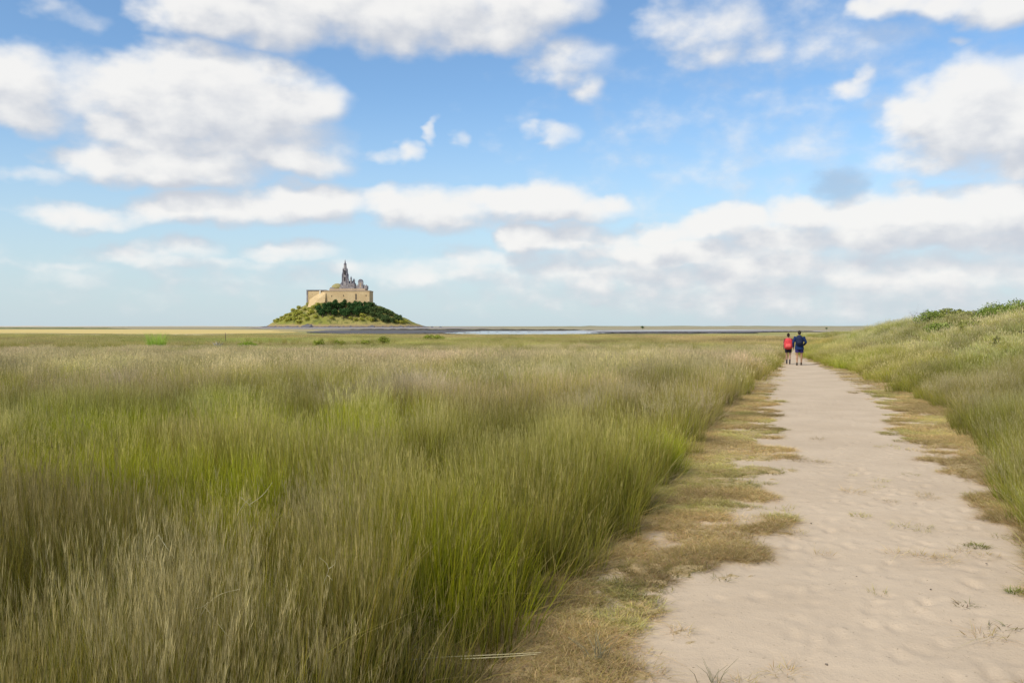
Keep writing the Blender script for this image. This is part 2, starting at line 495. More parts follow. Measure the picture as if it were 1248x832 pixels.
# thin out into the shorter, greener marsh
x, y = scatter(27000, 52, 182, lambda y: -.68 * y - 3, lambda y: np.minimum(XL(y) - .3, .75 * y), g)
keep = g.uniform(0, 1, len(x)) < 1.25 - y / 260
x, y = x[keep], y[keep]
xs.append(x); yy.append(y); vv.append(g.integers(10, 12, len(x)))
sc.append(np.stack([g.uniform(1.0, 1.6, len(x)), g.uniform(.7, 1.3, len(x)) * (1 + .6 * fbm(x * .08, y * .05, 2))], 1))
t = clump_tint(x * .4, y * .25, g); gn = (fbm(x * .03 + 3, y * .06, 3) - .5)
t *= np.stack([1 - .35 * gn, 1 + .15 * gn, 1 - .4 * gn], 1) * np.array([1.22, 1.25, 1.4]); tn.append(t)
# stands of taller brown sedge in the marsh
for (p0, p1, d0, d1, n) in ((70, 145, 56, 66, 70), (-10, 34, 58, 66, 26), (300, 480, 80, 100, 24), (560, 900, 45, 60, 60)):
    px = g.uniform(p0, p1, n); d = g.uniform(d0, d1, n)
    xs.append((px - 624) / F * d); yy.append(d); vv.append(g.integers(12, 14, n))
    sc.append(np.stack([g.uniform(.3, .6, n), g.uniform(1.0, 1.6, n)], 1)); tn.append(np.ones((n, 3)) * g.uniform(1.2, 1.5, (n, 1)))
x = np.concatenate(xs); y = np.concatenate(yy); n = len(x)
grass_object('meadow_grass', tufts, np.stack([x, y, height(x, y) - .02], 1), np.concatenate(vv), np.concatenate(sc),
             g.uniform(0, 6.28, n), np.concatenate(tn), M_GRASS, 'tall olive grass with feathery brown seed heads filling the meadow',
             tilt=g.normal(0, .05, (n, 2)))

# ---- dune grass on the right
xs, yy, vv, sc, tn = [], [], [], [], []
def dune_zone(y0, y1, dens, s0, s1, kinds, hs, tint):
    f0 = lambda y: XR(y) + s0; f1 = lambda y: np.minimum(XR(y) + s1, .72 * y + 3)
    n = int(dens * (y1 - y0) * max(.1, (f1(np.linspace(y0, y1, 40)) - f0(np.linspace(y0, y1, 40))).max()))
    x, y = scatter(n, y0, y1, f0, f1, g)
    if not len(x): return
    edge = x - XR(y)
    h = (.72 + .5 * fbm(x * .5 + 3, y * .5, 3)) * hs * (.68 + .32 * smoothstep(0, .6, edge)) * g.uniform(.85, 1.1, len(x))
    var = np.array(kinds)[g.integers(0, len(kinds), len(x))]
    xs.append(x); yy.append(y); vv.append(var); sc.append(np.stack([g.uniform(.85, 1.2, len(x)), h], 1))
    tn.append(clump_tint(x, y, g) * np.array(tint))
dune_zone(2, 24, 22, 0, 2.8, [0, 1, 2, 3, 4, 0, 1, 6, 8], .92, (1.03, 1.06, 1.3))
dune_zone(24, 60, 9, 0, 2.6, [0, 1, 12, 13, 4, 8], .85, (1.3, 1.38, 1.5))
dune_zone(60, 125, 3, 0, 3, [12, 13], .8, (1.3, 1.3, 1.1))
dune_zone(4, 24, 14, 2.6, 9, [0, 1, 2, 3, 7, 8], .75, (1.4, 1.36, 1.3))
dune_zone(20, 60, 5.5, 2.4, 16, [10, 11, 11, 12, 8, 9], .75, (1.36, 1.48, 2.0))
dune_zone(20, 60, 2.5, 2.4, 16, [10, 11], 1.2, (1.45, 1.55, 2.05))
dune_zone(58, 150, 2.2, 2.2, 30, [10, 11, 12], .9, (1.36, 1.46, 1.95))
x = np.concatenate(xs); y = np.concatenate(yy); n = len(x)
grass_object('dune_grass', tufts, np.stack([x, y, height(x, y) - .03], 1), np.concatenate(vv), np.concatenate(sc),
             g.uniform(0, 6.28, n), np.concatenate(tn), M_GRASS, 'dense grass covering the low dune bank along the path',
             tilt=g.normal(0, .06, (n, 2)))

# ---- matted dry grass along the path edges
th = []
TB = (.31, .22, .085); TT = (.58, .44, .22)
for k in range(3):
    th.append(merge([blades(46, .10, .015, .06, .0035, 1.0, 1.6, TB, TT, g, seg=2, jit=.25),
                     blades(10, .10, .03, .10, .003, .6, .8, (.22, .18, .05), (.46, .36, .16), g, seg=2)]))
for k in range(2):
    th.append(merge([blades(40, .09, .015, .05, .004, .8, 1.0, (.27, .24, .07), (.47, .40, .16), g, seg=2, jit=.25)]))
x, y = scatter(75000, 2.5, 26, lambda y: XL(y) - .35, lambda y: XR(y) + .3, g)
x2, y2 = scatter(12000, 26, 75, lambda y: XL(y) - .3, lambda y: XR(y) + .3, g)
x = np.concatenate([x, x2]); y = np.concatenate([y, y2])
tv = thatch(x, y)
keep = g.uniform(0, 1, len(x)) < smoothstep(.25, .9, tv) * .85 + .003 * (y < 16)
x, y, tv = x[keep], y[keep], tv[keep]; n = len(x)
var = np.where(fbm(x * 1.2 + 4, y * 1.2, 3) > .56, g.integers(3, 5, n), g.integers(0, 3, n))
big = np.where(y > 26, 1.9, 1.0)
s_ = np.stack([g.uniform(.8, 1.4, n) * big, g.uniform(.6, 1.3, n)], 1)
# height of the path sheet under each tuft
tt = np.clip(fbm(x * .9 + 60, y * .9, 3) * 1.2 + .38, .6, 1.5)[:, None] * (1 + g.normal(0, .12, (n, 1))) * 1.22 * np.ones((1, 3))
grass_object('dry_grass', th, np.stack([x, y, height(x, y) + .022], 1), var, s_, g.uniform(0, 6.28, n), tt, M_GRASS,
             'matted straw coloured dry grass along both edges of the sand')

exec_after = []
# ------------------------------------------------------------------ leafy plants
def leafcloud(blobs, nl, size, cols, g, up=.3):
    """diamond leaves through ellipsoid blobs; blobs = (x,y,z,rx,ry,rz)"""
    bl = np.array(blobs, float); w = bl[:, 3] * bl[:, 4] * bl[:, 5]; w = w ** .8; w /= w.sum()
    idx = g.choice(len(bl), nl, p=w)
    d = g.normal(0, 1, (nl, 3)); d /= np.linalg.norm(d, axis=1)[:, None]
    rr = g.uniform(.25, 1, nl) ** .45 * g.uniform(.85, 1.12, nl)
    c = bl[idx, :3] + d * rr[:, None] * bl[idx, 3:]
    nrm = d + g.normal(0, .6, (nl, 3)); nrm[:, 2] += up; nrm /= np.linalg.norm(nrm, axis=1)[:, None]
    a = np.cross(nrm, g.normal(0, 1, (nl, 3))); a /= np.linalg.norm(a, axis=1)[:, None]
    b_ = np.cross(nrm, a)
    s_ = (size * g.uniform(.6, 1.35, nl))[:, None]
    Vv = np.stack([c - a * s_, c - b_ * s_ * .5, c + a * s_, c + b_ * s_ * .5], 1).reshape(-1, 3)
    T = (np.array([[0, 1, 2], [0, 2, 3]])[None] + (np.arange(nl) * 4)[:, None, None]).reshape(-1, 3)
    cc = np.array(cols, float)
    bc = g.integers(0, len(cc), len(bl))
    ci = np.where(g.uniform(0, 1, nl) < .6, bc[idx], g.integers(0, len(cc), nl))
    C = np.clip(cc[ci] * (1 + g.normal(0, .18, (nl, 1))), .004, .7)
    return Vv, T, np.repeat(C, 4, 0)

def tube(pts, rads, n=6):
    """tapered tube along points -> verts, tris"""
    pts = [Vector(p) for p in pts]; V, T = [], []
    for i, p in enumerate(pts):
        t = (pts[min(i + 1, len(pts) - 1)] - pts[max(i - 1, 0)]).normalized()
        a = t.cross(Vector((.3, 1, .2))).normalized(); b_ = t.cross(a)
        for k in range(n):
            an = 2 * math.pi * k / n
            V.append(p + (a * math.cos(an) + b_ * math.sin(an)) * rads[i])
    for i in range(len(pts) - 1):
        for k in range(n):
            q, r = i * n + k, i * n + (k + 1) % n
            T += [[q, r, r + n], [q, r + n, q + n]]
    V.append(pts[-1]); e = len(V) - 1; b0 = (len(pts) - 1) * n
    for k in range(n): T.append([b0 + k, b0 + (k + 1) % n, e])
    return np.array([list(v) for v in V]), np.array(T)

def tubes(name, lst, mat, parent=None):
    V, T = [], []; o = 0
    for pts, rads in lst:
        v, t = tube(pts, rads); V.append(v); T.append(t + o); o += len(v)
    return mesh_np(name, np.concatenate(V), np.concatenate(T), mat, smooth=True, parent=parent)

def shrub(name, x, y, w, h, cols, label, cat='shrub', group=None, nl=900, leaf=.05, seed=0, dep=None, z=None):
    gg = np.random.default_rng(seed); dep = dep or w * .8
    root = empty(name, (x, y, (height(x, y) if z is None else z) - .02)); tag(root, label, cat, group)
    nb = 7 + int(w * 3); bl = []
    for k in range(nb):
        bx = gg.uniform(-.38, .38) * w; by = gg.uniform(-.38, .38) * dep
        hh = h * (1 - .5 * (abs(bx) / (w * .5)) ** 2) * gg.uniform(.7, 1.0)
        r = gg.uniform(.16, .26) * min(w, h * 1.6)
        bl.append((bx, by, max(hh - r, r * .5), r * gg.uniform(1, 1.5), r * 1.2, r * gg.uniform(.7, 1)))
    Vv, T, C = leafcloud(bl, nl, leaf, cols, gg)
    Vv[:, 2] = np.maximum(Vv[:, 2], .01)
    mesh_np('foliage', Vv, T, M_LEAF, {'col': ('FLOAT_COLOR', C)}, parent=root)
    st = []
    for b_ in bl:
        p0 = np.array([b_[0] * .25, b_[1] * .25, 0]); p2 = np.array([b_[0], b_[1], b_[2] + b_[5] * .7])
        pm = (p0 + p2) / 2 + gg.normal(0, .05, 3) * w
        st.append(([p0, pm, p2], [.018 * h + .006, .012 * h + .004, .003]))
    tubes('stem', st, M_BARK, root)
    return root

def blade_plant(name, x, y, n, h, rad, cb, ct, label, cat, group=None, seed=0, width=.012, lean=.12, curve=.15):
    gg = np.random.default_rng(seed)
    v, t, c = blades(n, rad, h * .45, h, width, lean, curve, cb, ct, gg, seg=4)
    ob = mesh_np(name, v, t, M_LEAF, {'col': ('FLOAT_COLOR', c)})
    ob.location = (x, y, height(x, y) - .02)
    return tag(ob, label, cat, group)

GREENS = [(.21, .27, .05), (.27, .33, .07), (.16, .22, .04), (.33, .37, .11)]
OLIVES = [(.30, .31, .08), (.37, .37, .11), (.23, .25, .06)]
# shrubs along the crest of the dune
crest = [  # px, distance, width, height, palette, label
    (1134, 46, 1.7, 1.15, GREENS, 'round green bush at the left end of the dune crest'),
    (1146, 41, 1.4, .85, GREENS, 'dark green bush just below the dune crest on the left'),
    (1158, 46, 1.8, .95, OLIVES, 'low olive bush on the crest right of the round green bush'),
    (1178, 45, 2.0, .95, OLIVES, 'wide low olive bush at the middle of the dune crest'),
    (1184, 38, 1.5, .7, OLIVES, 'small olive bush on the slope below the middle of the dune crest'),
    (1204, 42, 1.8, .95, GREENS, 'low green bush left of the tallest bush on the dune'),
    (1226, 41, 2.0, 1.35, GREENS, 'tallest green bush on the dune crest'),
    (1249, 40, 2.0, 1.25, GREENS, 'green bush on the dune crest at the right edge of the photo'),
]
for i, (px, d, w, h, pal, lab) in enumerate(crest):
    x, y = at(px, d); h *= .88
    shrub('shrub', x, y, w, h, pal, lab, 'bush', 'bushes on the dune', nl=int(1300 * w), leaf=.05, seed=100 + i)
x, y = at(1127, 47)
tw = []
gg = np.random.default_rng(9)
for k in range(26):
    p = np.array([gg.normal(0, .1), gg.normal(0, .1), 0.]); q = p + np.array([gg.normal(0, .35), gg.normal(0, .3), gg.uniform(.5, 1.05)])
    tw.append(([p, (p + q) / 2 + gg.normal(0, .06, 3), q], [.012, .008, .003]))
    for j in range(2):
        e = q * .75 + p * .25; tw.append(([e, e + gg.normal(0, .12, 3) + [0, 0, .12], e + gg.normal(0, .16, 3) + [0, 0, .26]], [.006, .004, .002]))
o = tubes('bare_shrub', tw, two_tone('grey_twigs', (.30, .29, .31), (.42, .40, .42), 12))
o.location = (x, y, height(x, y) - .02); tag(o, 'leafless grey twiggy shrub beside the leftmost green bush on the dune', 'shrub')
# loose weeds on the dune slope
for i, (px, d, sz, lab) in enumerate([(1113, 40, .45, 'small dark weed on the dune slope, farthest left'),
                                      (1217, 31, .5, 'dark sprawling weed on the yellow dune slope'),
                                      (1243, 30, .5, 'brown green weed on the dune slope by the right edge'),
                                      (1166, 37, .4, 'small weed in the dune grass under the middle bushes')]):
    x, y = at(px, d)
    shrub('weed', x, y, sz, sz * .9, [(.09, .085, .03), (.14, .12, .05), (.06, .07, .02)], lab, 'weed', nl=170, leaf=.04, seed=300 + i)

# plants standing in the marsh on the left
x, y = at(191, 66)
blade_plant('reed_clump', x, y, 480, 1.8, .55, (.25, .36, .03), (.48, .62, .12), 'tall bright green reed clump in the marsh, far left', 'reeds', seed=4, width=.02, lean=.2, curve=.1)
x, y = at(241, 66)
blade_plant('reed_clump', x, y, 60, 1.3, .3, (.2, .26, .04), (.38, .44, .10), 'thin green reed tuft right of the bright reed clump', 'reeds', seed=5, width=.016, lean=.22)
x, y = at(303, 67); shrub('shrub', x, y, 1.8, .85, [(.22, .33, .03), (.30, .40, .05), (.15, .22, .025)], 'low bright green bush with a flat top in the marsh', 'bush', nl=1500, leaf=.05, seed=6, z=height(x, y) + .1)
x, y = at(266, 66)
tw = []
for k in range(30):
    an = gg.uniform(0, 6.28); p = np.array([0, 0, 0.]); q = np.array([math.cos(an) * .45, math.sin(an) * .45, gg.uniform(.3, .75)])
    tw.append(([p, q * .5 + [0, 0, .14], q], [.016, .012, .006]))
o = tubes('dead_shrub', tw, two_tone('dead_wood', (.16, .14, .12), (.5, .47, .42), 6)); o.location = (x, y, height(x, y) + .1)
tag(o, 'small dead grey shrub left of the flat green bush', 'shrub')
x, y = at(345, 66); blade_plant('reed_clump', x, y, 40, 1.1, .4, (.12, .13, .03), (.25, .24, .08), 'sparse olive reed tuft right of the flat green bush', 'reeds', seed=8, width=.016, lean=.3)
for i, (px, d, w, h, lab) in enumerate([
        (389, 76, 1.2, .85, 'small yellow green shrub below the left foot of the island'),
        (412, 84, 1.6, .6, 'low green shrub in the marsh under the middle of the island'),
        (441, 86, 2.4, .6, 'long low yellow green shrub in front of the island'),
        (467, 90, 1.3, 1.05, 'upright bright green shrub below the right half of the island'),
        (528, 108, 3.2, .95, 'wide olive green shrub in the marsh right of the island')]):
    x, y = at(px, d)
    shrub('shrub', x, y, w, h, [(.27, .32, .04), (.36, .39, .07), (.19, .22, .035)], lab, 'bush', nl=int(700 * w), leaf=.06, seed=40 + i, z=height(x, y) + .1)
# thin stake
x, y = at(274.5, 100)
tubes('stake', [([(0, 0, -.1), (.02, 0, .6), (.0, 0, 1.15)], [.045, .042, .036])], M_BARK)
o = bpy.data.objects['stake']; o.location = (x, y, height(x, y)); tag(o, 'thin dark wooden stake standing alone in the marsh', 'stake')

# ------------------------------------------------------------------ stray stems, twigs, weeds and pebbles near the camera
M_STRAW = two_tone('pale_straw', (.42, .37, .20), (.56, .50, .30), 20)
def stem_thing(name, px, py, d, pts, r, label, cat='grass stem', mat=None):
    """pts: (dx px, dy px, depth offset m) relative to the anchor pixel, at distance d"""
    lst = []
    for strand in pts:
        P = []
        for (ax, ay, dd) in strand:
            dist = d + dd
            P.append(((ax - 624) / F * dist, dist, CAMH - (ay - HOR) / F * dist))
        for _ in range(2):
            P = [P[0]] + [tuple(np.array(p) * a_ + np.array(q) * (1 - a_)) for p, q in zip(P[:-1], P[1:]) for a_ in (.75, .25)] + [P[-1]]
        lst.append((P, list(np.linspace(r, r * .35, len(P)))))
    c = np.array(lst[0][0][0])
    l2 = [([np.array(p) - c for p in P], rr) for P, rr in lst]
    o = tubes(name, l2, mat or M_STRAW); o.location = c
    return tag(o, label, cat)
stem_thing('bent_stem', 240, 745, 3.75, [[(226, 800, .1), (238, 760, .05), (252, 735, 0), (268, 724, 0), (291, 719, -.05)],
                                       [(248, 741, 0), (262, 760, -.03), (283, 786, -.06)], [(252, 735, 0), (246, 741, 0), (235, 743, 0)]], .0026,
           'pale dry grass stem bent over in an arch, lowest left in the meadow')
stem_thing('bent_stem', 170, 690, 4.65, [[(168, 700, .05), (176, 680, 0), (184, 662, 0), (191, 652, 0)], [(191, 652, 0), (201, 668, 0), (211, 681, 0)],
                                       [(172, 682, 0), (180, 683, 0), (190, 690, 0)]], .003,
           'pale dry grass stem folded into a sharp point above the arched one')
stem_thing('bent_stem', 395, 690, 4.25, [[(392, 716, .05), (398, 700, 0), (400, 694, 0), (396, 686, 0), (388, 680, 0)], [(400, 694, 0), (408, 688, 0), (407, 683, 0)],
                                       [(398, 702, 0), (404, 708, -.02)]], .002, 'pale crooked dry stem with a forked tip in the middle of the meadow')
stem_thing('bent_stem', 300, 610, 6.2, [[(288, 628, .05), (296, 614, 0), (305, 607, 0)], [(302, 616, .05), (320, 604, 0), (331, 588, 0)],
                                       [(292, 606, 0), (298, 611, 0), (306, 618, 0)]], .0028, 'pale dry stems crossing each other in the upper meadow')
stem_thing('straw', 490, 806, 4.6, [[(484, 808, .02), (530, 803, 0), (580, 801, -.05), (660, 797, -.12)], [(560, 805, 0), (610, 803, -.05), (655, 799, -.1)]], .0035,
           'long dry straw lying almost level across the bottom of the meadow', 'straw')

def twig(name, x, y, n, h, label, cat, mat, seed, lean=.4):
    gg = np.random.default_rng(seed); lst = []
    for k in range(n):
        a = gg.uniform(0, 6.28); l = abs(gg.normal(lean, .15)) * h
        p = np.array([gg.normal(0, .03), gg.normal(0, .03), 0]); hh = h * gg.uniform(.55, 1)
        lst.append(([p, p + [math.cos(a) * l * .35, math.sin(a) * l * .35, hh * .55], p + [math.cos(a) * l, math.sin(a) * l, hh]], [.0022, .0016, .0008]))
    o = tubes(name, lst, mat); o.location = (x, y, height(x, y) + .0)
    return tag(o, label, cat)
M_TWIG = two_tone('grey_green_twig', (.16, .15, .09), (.26, .24, .15), 15)
x, y = gpt(872, 838); twig('sprig', x, y, 9, .17, 'sparse grey green sprig in the sand at the bottom edge of the photo', 'sprig', M_TWIG, 3, .45)
x, y = gpt(728, 812); twig('sprig', x, y, 14, .24, 'wispy grey sprig in a bare sand patch among the dry grass', 'sprig', M_TWIG, 4, .5)
def low_weed(px, py, rad, n, cols, label, seed, h=.05):
    x, y = gpt(px, py); gg = np.random.default_rng(seed)
    v, t, c = blades(n, rad, .02, h, .007, .9, 1.0, cols[0], cols[1], gg, seg=2, jit=.25)
    o = mesh_np('weed', v, t, M_LEAF, {'col': ('FLOAT_COLOR', c)}); o.location = (x, y, height(x, y) + .015)
    tag(o, label, 'weed')
low_weed(1193, 669, .10, 110, ((.16, .16, .04), (.33, .31, .10)), 'small yellow green weed flat on the sand near the right edge of the path', 1)
low_weed(1243, 726, .07, 110, ((.14, .17, .03), (.26, .30, .06)), 'flat green weed on the sand at the right edge of the photo', 2)
low_weed(1180, 742, .08, 26, ((.18, .14, .07), (.36, .29, .15)), 'thin tan scrap of dry weed on the lower right sand', 3)
low_weed(1226, 770, .10, 26, ((.18, .14, .07), (.36, .29, .15)), 'tan dry weed on the sand in the lower right corner', 4)
low_weed(888, 618, .1, 120, ((.12, .12, .03), (.28, .25, .09)), 'flat olive weed on the sand at the right end of the dry grass', 5)
# pebbles on the path
gg = np.random.default_rng(12)
bm = bmesh.new(); bmesh.ops.create_icosphere(bm, subdivisions=2, radius=.02)
for v_ in bm.verts: v_.co = Vector((v_.co.x * 1.25, v_.co.y, v_.co.z * .65)) * (1 + .15 * math.sin(v_.co.x * 170 + v_.co.y * 90))
M_PEB = two_tone('dark_pebble', (.09, .07, .055), (.17, .14, .11), 40)
peb0 = from_bm('pebble', bm, M_PEB, smooth=True)
spots = [(1118, 615), (1133, 646), (1062, 540), (1137, 722), (1010, 815), (1162, 760), (1096, 566), (1046, 706), (925, 690), (1085, 600), (1205, 690), (990, 640)]
for i, (px, py) in enumerate(spots):
    o = peb0 if i == 0 else peb0.copy()
    if i: COL.objects.link(o)
    x, y = gpt(px, py)
    o.location = (x, y, height(x, y) + .016); s_ = gg.uniform(.2, .42); o.scale = (s_, s_, s_); o.rotation_euler = (0, 0, gg.uniform(0, 6))
    tag(o, 'tiny dark pebble lying on the pale sand of the path', 'pebble', 'pebbles on the sand path')

# ------------------------------------------------------------------ tidal flats
def flat_sheet(name, pts, z, mat, seed=0, rough=.02, n=240, kind='structure'):
    """irregular sheet from (pixel column, distance) outline in plan"""
    P = [((px - 624) / F * d, d) for px, d in pts]
    gg = np.random.default_rng(seed); out = []
    per = n // len(P)
    for i in range(len(P)):
        a, b_ = np.array(P[i]), np.array(P[(i + 1) % len(P)]); L = np.linalg.norm(b_ - a)
        nn = np.array([-(b_ - a)[1], (b_ - a)[0]]) / (L + 1e-9)
        for k in range(per):
            t = k / per; p = a + (b_ - a) * t
            w = (fbm(np.array(t * 6 + i * 3.3 + seed), np.array(seed * 1.7), 4) - .5) * rough * p[1] * 2 * min(1, 6 * min(t, 1 - t))
            out.append(p + nn * w)
    bm = bmesh.new(); vs = [bm.verts.new((p[0], p[1], z)) for p in out]
    f = bm.faces.new(vs); 
    if f.normal.z < 0: f.normal_flip()
    bmesh.ops.triangulate(bm, faces=bm.faces[:])
    o = from_bm(name, bm, mat)
    return tag(o, kind=kind)
M_SAND = two_tone('yellow_sand', (.58, .43, .13), (.62, .47, .19), .02, (.48, .36, .12), stretch=(.25, 1, 1))
M_PALE = two_tone('pale_sand', (.56, .46, .33), (.62, .50, .34), .02, stretch=(.25, 1, 1))
M_MUD = two_tone('grey_mud', (.075, .066, .06), (.135, .115, .10), .03, stretch=(.2, 1, 1), rough=.6)
M_MUDL = two_tone('wet_sand', (.27, .235, .21), (.36, .30, .26), .01, stretch=(.2, 1, 1), rough=.6)
M_DARK = two_tone('dark_wrack', (.035, .035, .02), (.07, .06, .045), .2)
flat_sheet('sand_flat', [(-300, 235), (60, 240), (200, 205), (300, 225), (372, 262), (330, 360), (400, 420), (200, 520), (-300, 560)], .05, M_SAND, 1, .012)
flat_sheet('sand_bar', [(80, 190), (260, 188), (300, 204), (180, 206), (60, 204)], .07, M_PALE, 2, .01)
flat_sheet('shore', [(318, 700), (420, 640), (560, 700), (620, 1000), (560, 1900), (300, 1900), (310, 1000)], .10, M_MUDL, 3, .01)
flat_sheet('mudflat', [(372, 262), (420, 225), (560, 215), (690, 228), (840, 226), (900, 255), (965, 300), (955, 400), (760, 430), (620, 400), (440, 415), (395, 390)], .09, M_MUD, 4, .012)
flat_sheet('sand_spit', [(560, 290), (740, 285), (900, 320), (1010, 290), (1040, 330), (880, 400), (640, 340)], .14, M_MUDL, 6, .008)
m, nt, b, o = new_mat('tidal_water')
b.inputs['Base Color'].default_value = (.20, .23, .25, 1); b.inputs['Roughness'].default_value = .12; b.inputs['IOR'].default_value = 1.33
bump(nt, b, noise(nt, 1.5, 3, .5, objco(nt, (.4, 1, 1))), .25, .05)
M_WATER = m
flat_sheet('water', [(540, 228), (580, 188), (690, 190), (750, 232), (705, 315), (590, 320)], .19, m, 5, .01)
flat_sheet('water', [(690, 330), (840, 345), (980, 430), (880, 450), (700, 380)], .16, m, 8, .01)
# dark weed lines and eroded channel banks, real low ridges
def ridge(name, pts, h, w, mat, seed):
    gg = np.random.default_rng(seed); P = [np.array(((px - 624) / F * d, d)) for px, d in pts]
    n = 70; out = []
    seg = np.linspace(0, len(P) - 1.001, n)
    V = []; 
    for k, t in enumerate(seg):
        i = int(t); p = P[i] + (P[i + 1] - P[i]) * (t - i)
        tp = min(1, 5 * min(k / n, 1 - k / n) + .05)
        hh = h * gg.uniform(.45, 1.0) * tp; ww = w * gg.uniform(.7, 1.2) * tp; j = gg.normal(0, w * .15)
        V += [(p[0], p[1] - ww + j, .0), (p[0], p[1] - ww * .55 + j, hh * .9), (p[0], p[1] + ww * .4 + j, hh), (p[0], p[1] + ww + j, .0)]
    Fc = []
    for k in range(n - 1):
        for q in range(3):
            a = k * 4 + q; Fc.append([a, a + 4, a + 5, a + 1])
    o = mesh_np(name, V, Fc, mat); return tag(o, kind='structure')
ridge('channel_bank', [(395, 470), (470, 455), (560, 440), (660, 400), (760, 372)], .75, 5, M_DARK, 1)
ridge('channel_bank', [(690, 236), (740, 232), (800, 250), (850, 236), (868, 240)], .42, 2.5, M_DARK, 2)
ridge('channel_bank', [(862, 238), (905, 232), (925, 236)], .35, 2.0, M_DARK, 3)
ridge('channel_bank', [(905, 285), (960, 300), (1000, 330)], .35, 2.5, M_DARK, 4)
ridge('channel_bank', [(470, 232), (560, 236), (620, 268), (700, 272)], .3, 2.0, M_DARK, 5)
ridge('marsh_edge', [(-260, 700), (60, 690), (160, 640)], .9, 18, two_tone('marsh_green', (.10, .13, .03), (.16, .17, .05), .1), 6)
ridge('far_shore', [(-700, 3800), (-200, 3700), (200, 3650), (330, 3700)], 4.5, 120, two_tone('far_sand', (.50, .44, .33), (.56, .48, .37), .003), 7)
ridge('far_shore', [(560, 3200), (760, 3000), (980, 3100), (1300, 3300), (1900, 3600)], 4.0, 120, two_tone('far_marsh', (.22, .21, .10), (.32, .28, .16), .003), 8)

# ------------------------------------------------------------------ the island
MD = 1500.0; PXM = MD / F
IX = (412 - 624) / F * MD + 5.0
def lx(px): return (px - 412) * PXM
def lz(py): return (HOR - py) * PXM + CAMH - .0
def hill_h(x, y):
    L = np.interp(np.array([0, .36, .45, .55, .69, .83, 1.0, 1.12]), [0, 1.12], [0, 1.12])
    rl = np.sqrt((x / 127.) ** 2 + (y / 80.) ** 2); rr = np.sqrt((x / 150.) ** 2 + (y / 80.) ** 2)
    zl = np.interp(rl, [0, .38, .45, .53, .69, .83, .95, 1.03, 1.2], [42, 42, 41, 37, 27, 16, 6.5, .8, -2])
    zr = np.interp(rr, [0, .34, .42, .56, .71, .83, .95, 1.03, 1.2], [42, 42, 39, 30.5, 19, 10.5, 3.6, .6, -2])
    t = smoothstep(-15, 15, x)
    return zl * (1 - t) + zr * t + (fbm(x * .06 + 9, y * .06, 4) - .5) * 6 * smoothstep(1.05, .8, np.minimum(rl, rr))
hx = np.linspace(-160, 185, 150); hy = np.linspace(-98, 98, 90)
HX, HYY = np.meshgrid(hx, hy)
m, nt, b, o = new_mat('island_slope')
v = objco(nt)
n1 = noise(nt, .035, 5, .6, v); n2 = noise(nt, .14, 5, .65, v)
c = mixc(nt, ramp(nt, n1, .38, .6), (.21, .21, .045), (.31, .26, .09))
c = mixc(nt, ramp(nt, n2, .47, .62), c, (.12, .13, .035))
geo = N(nt, 'ShaderNodeSeparateXYZ'); nt.links.new(v, geo.inputs[0])
ad = N(nt, 'ShaderNodeMath', operation='MULTIPLY_ADD'); nt.links.new(n2, ad.inputs[0]); ad.inputs[1].default_value = -9; nt.links.new(geo.outputs[2], ad.inputs[2])
c = mixc(nt, ramp(nt, ad.outputs[0], 2.5, -1.5), c, (.30, .22, .11))
c = mixc(nt, ramp(nt, ad.outputs[0], -1.0, -4.2), c, (.12, .11, .115))
nt.links.new(c, b.inputs['Base Color']); b.inputs['Roughness'].default_value = 1; b.inputs['Specular IOR Level'].default_value = .05
bump(nt, b, n2, .8, 1.5)
hill = mesh_np('hill', np.stack([HX.ravel(), HYY.ravel(), hill_h(HX, HYY).ravel()], 1), grid_faces(150, 90), m, smooth=True)
hill.location = (IX, MD, 0); tag(hill, kind='structure')
# dark boulder skirt
M_ROCK = two_tone('shore_rock', (.07, .068, .075), (.16, .15, .155), .25, bumpd=.3)
gg = np.random.default_rng(31)
bm = bmesh.new(); bmesh.ops.create_icosphere(bm, subdivisions=2, radius=1)
for v_ in bm.verts:
    v_.co *= 1 + .22 * math.sin(v_.co.x * 5 + 1) * math.cos(v_.co.y * 4) + .12 * math.sin(v_.co.z * 7)
rock0 = from_bm('rock', bm, M_ROCK)
first = True
rk = [(322, 1.6), (330, 2.4), (338, 2.2), (348, 1.6), (358, 1.4), (372, 1.7), (384, 4.0), (388, 3.3), (396, 1.6), (408, 1.5), (420, 1.6), (434, 1.8), (446, 1.6), (458, 2.6), (470, 1.7), (480, 1.9), (490, 2.2), (498, 2.0), (506, 1.7), (514, 1.5), (524, 1.3), (534, 1.2)]
for px, s_ in rk:
    o = rock0 if first else rock0.copy()
    if not first: COL.objects.link(o)
    first = False
    X = lx(px); a = 130 if X < 0 else 154
    yv = -80 * math.sqrt(max(0.02, 1 - (X / a) ** 2)) + gg.normal(0, 2)
    o.location = (IX + X, MD + yv, s_ * .3); o.scale = (s_ * gg.uniform(1.6, 2.8), s_ * 1.5, s_ * gg.uniform(.8, 1.1)); o.rotation_euler = (0, 0, gg.uniform(-.4, .4))
    tag(o, 'dark grey boulder on the shore at the foot of the island', 'boulder', 'boulders round the foot of the island')

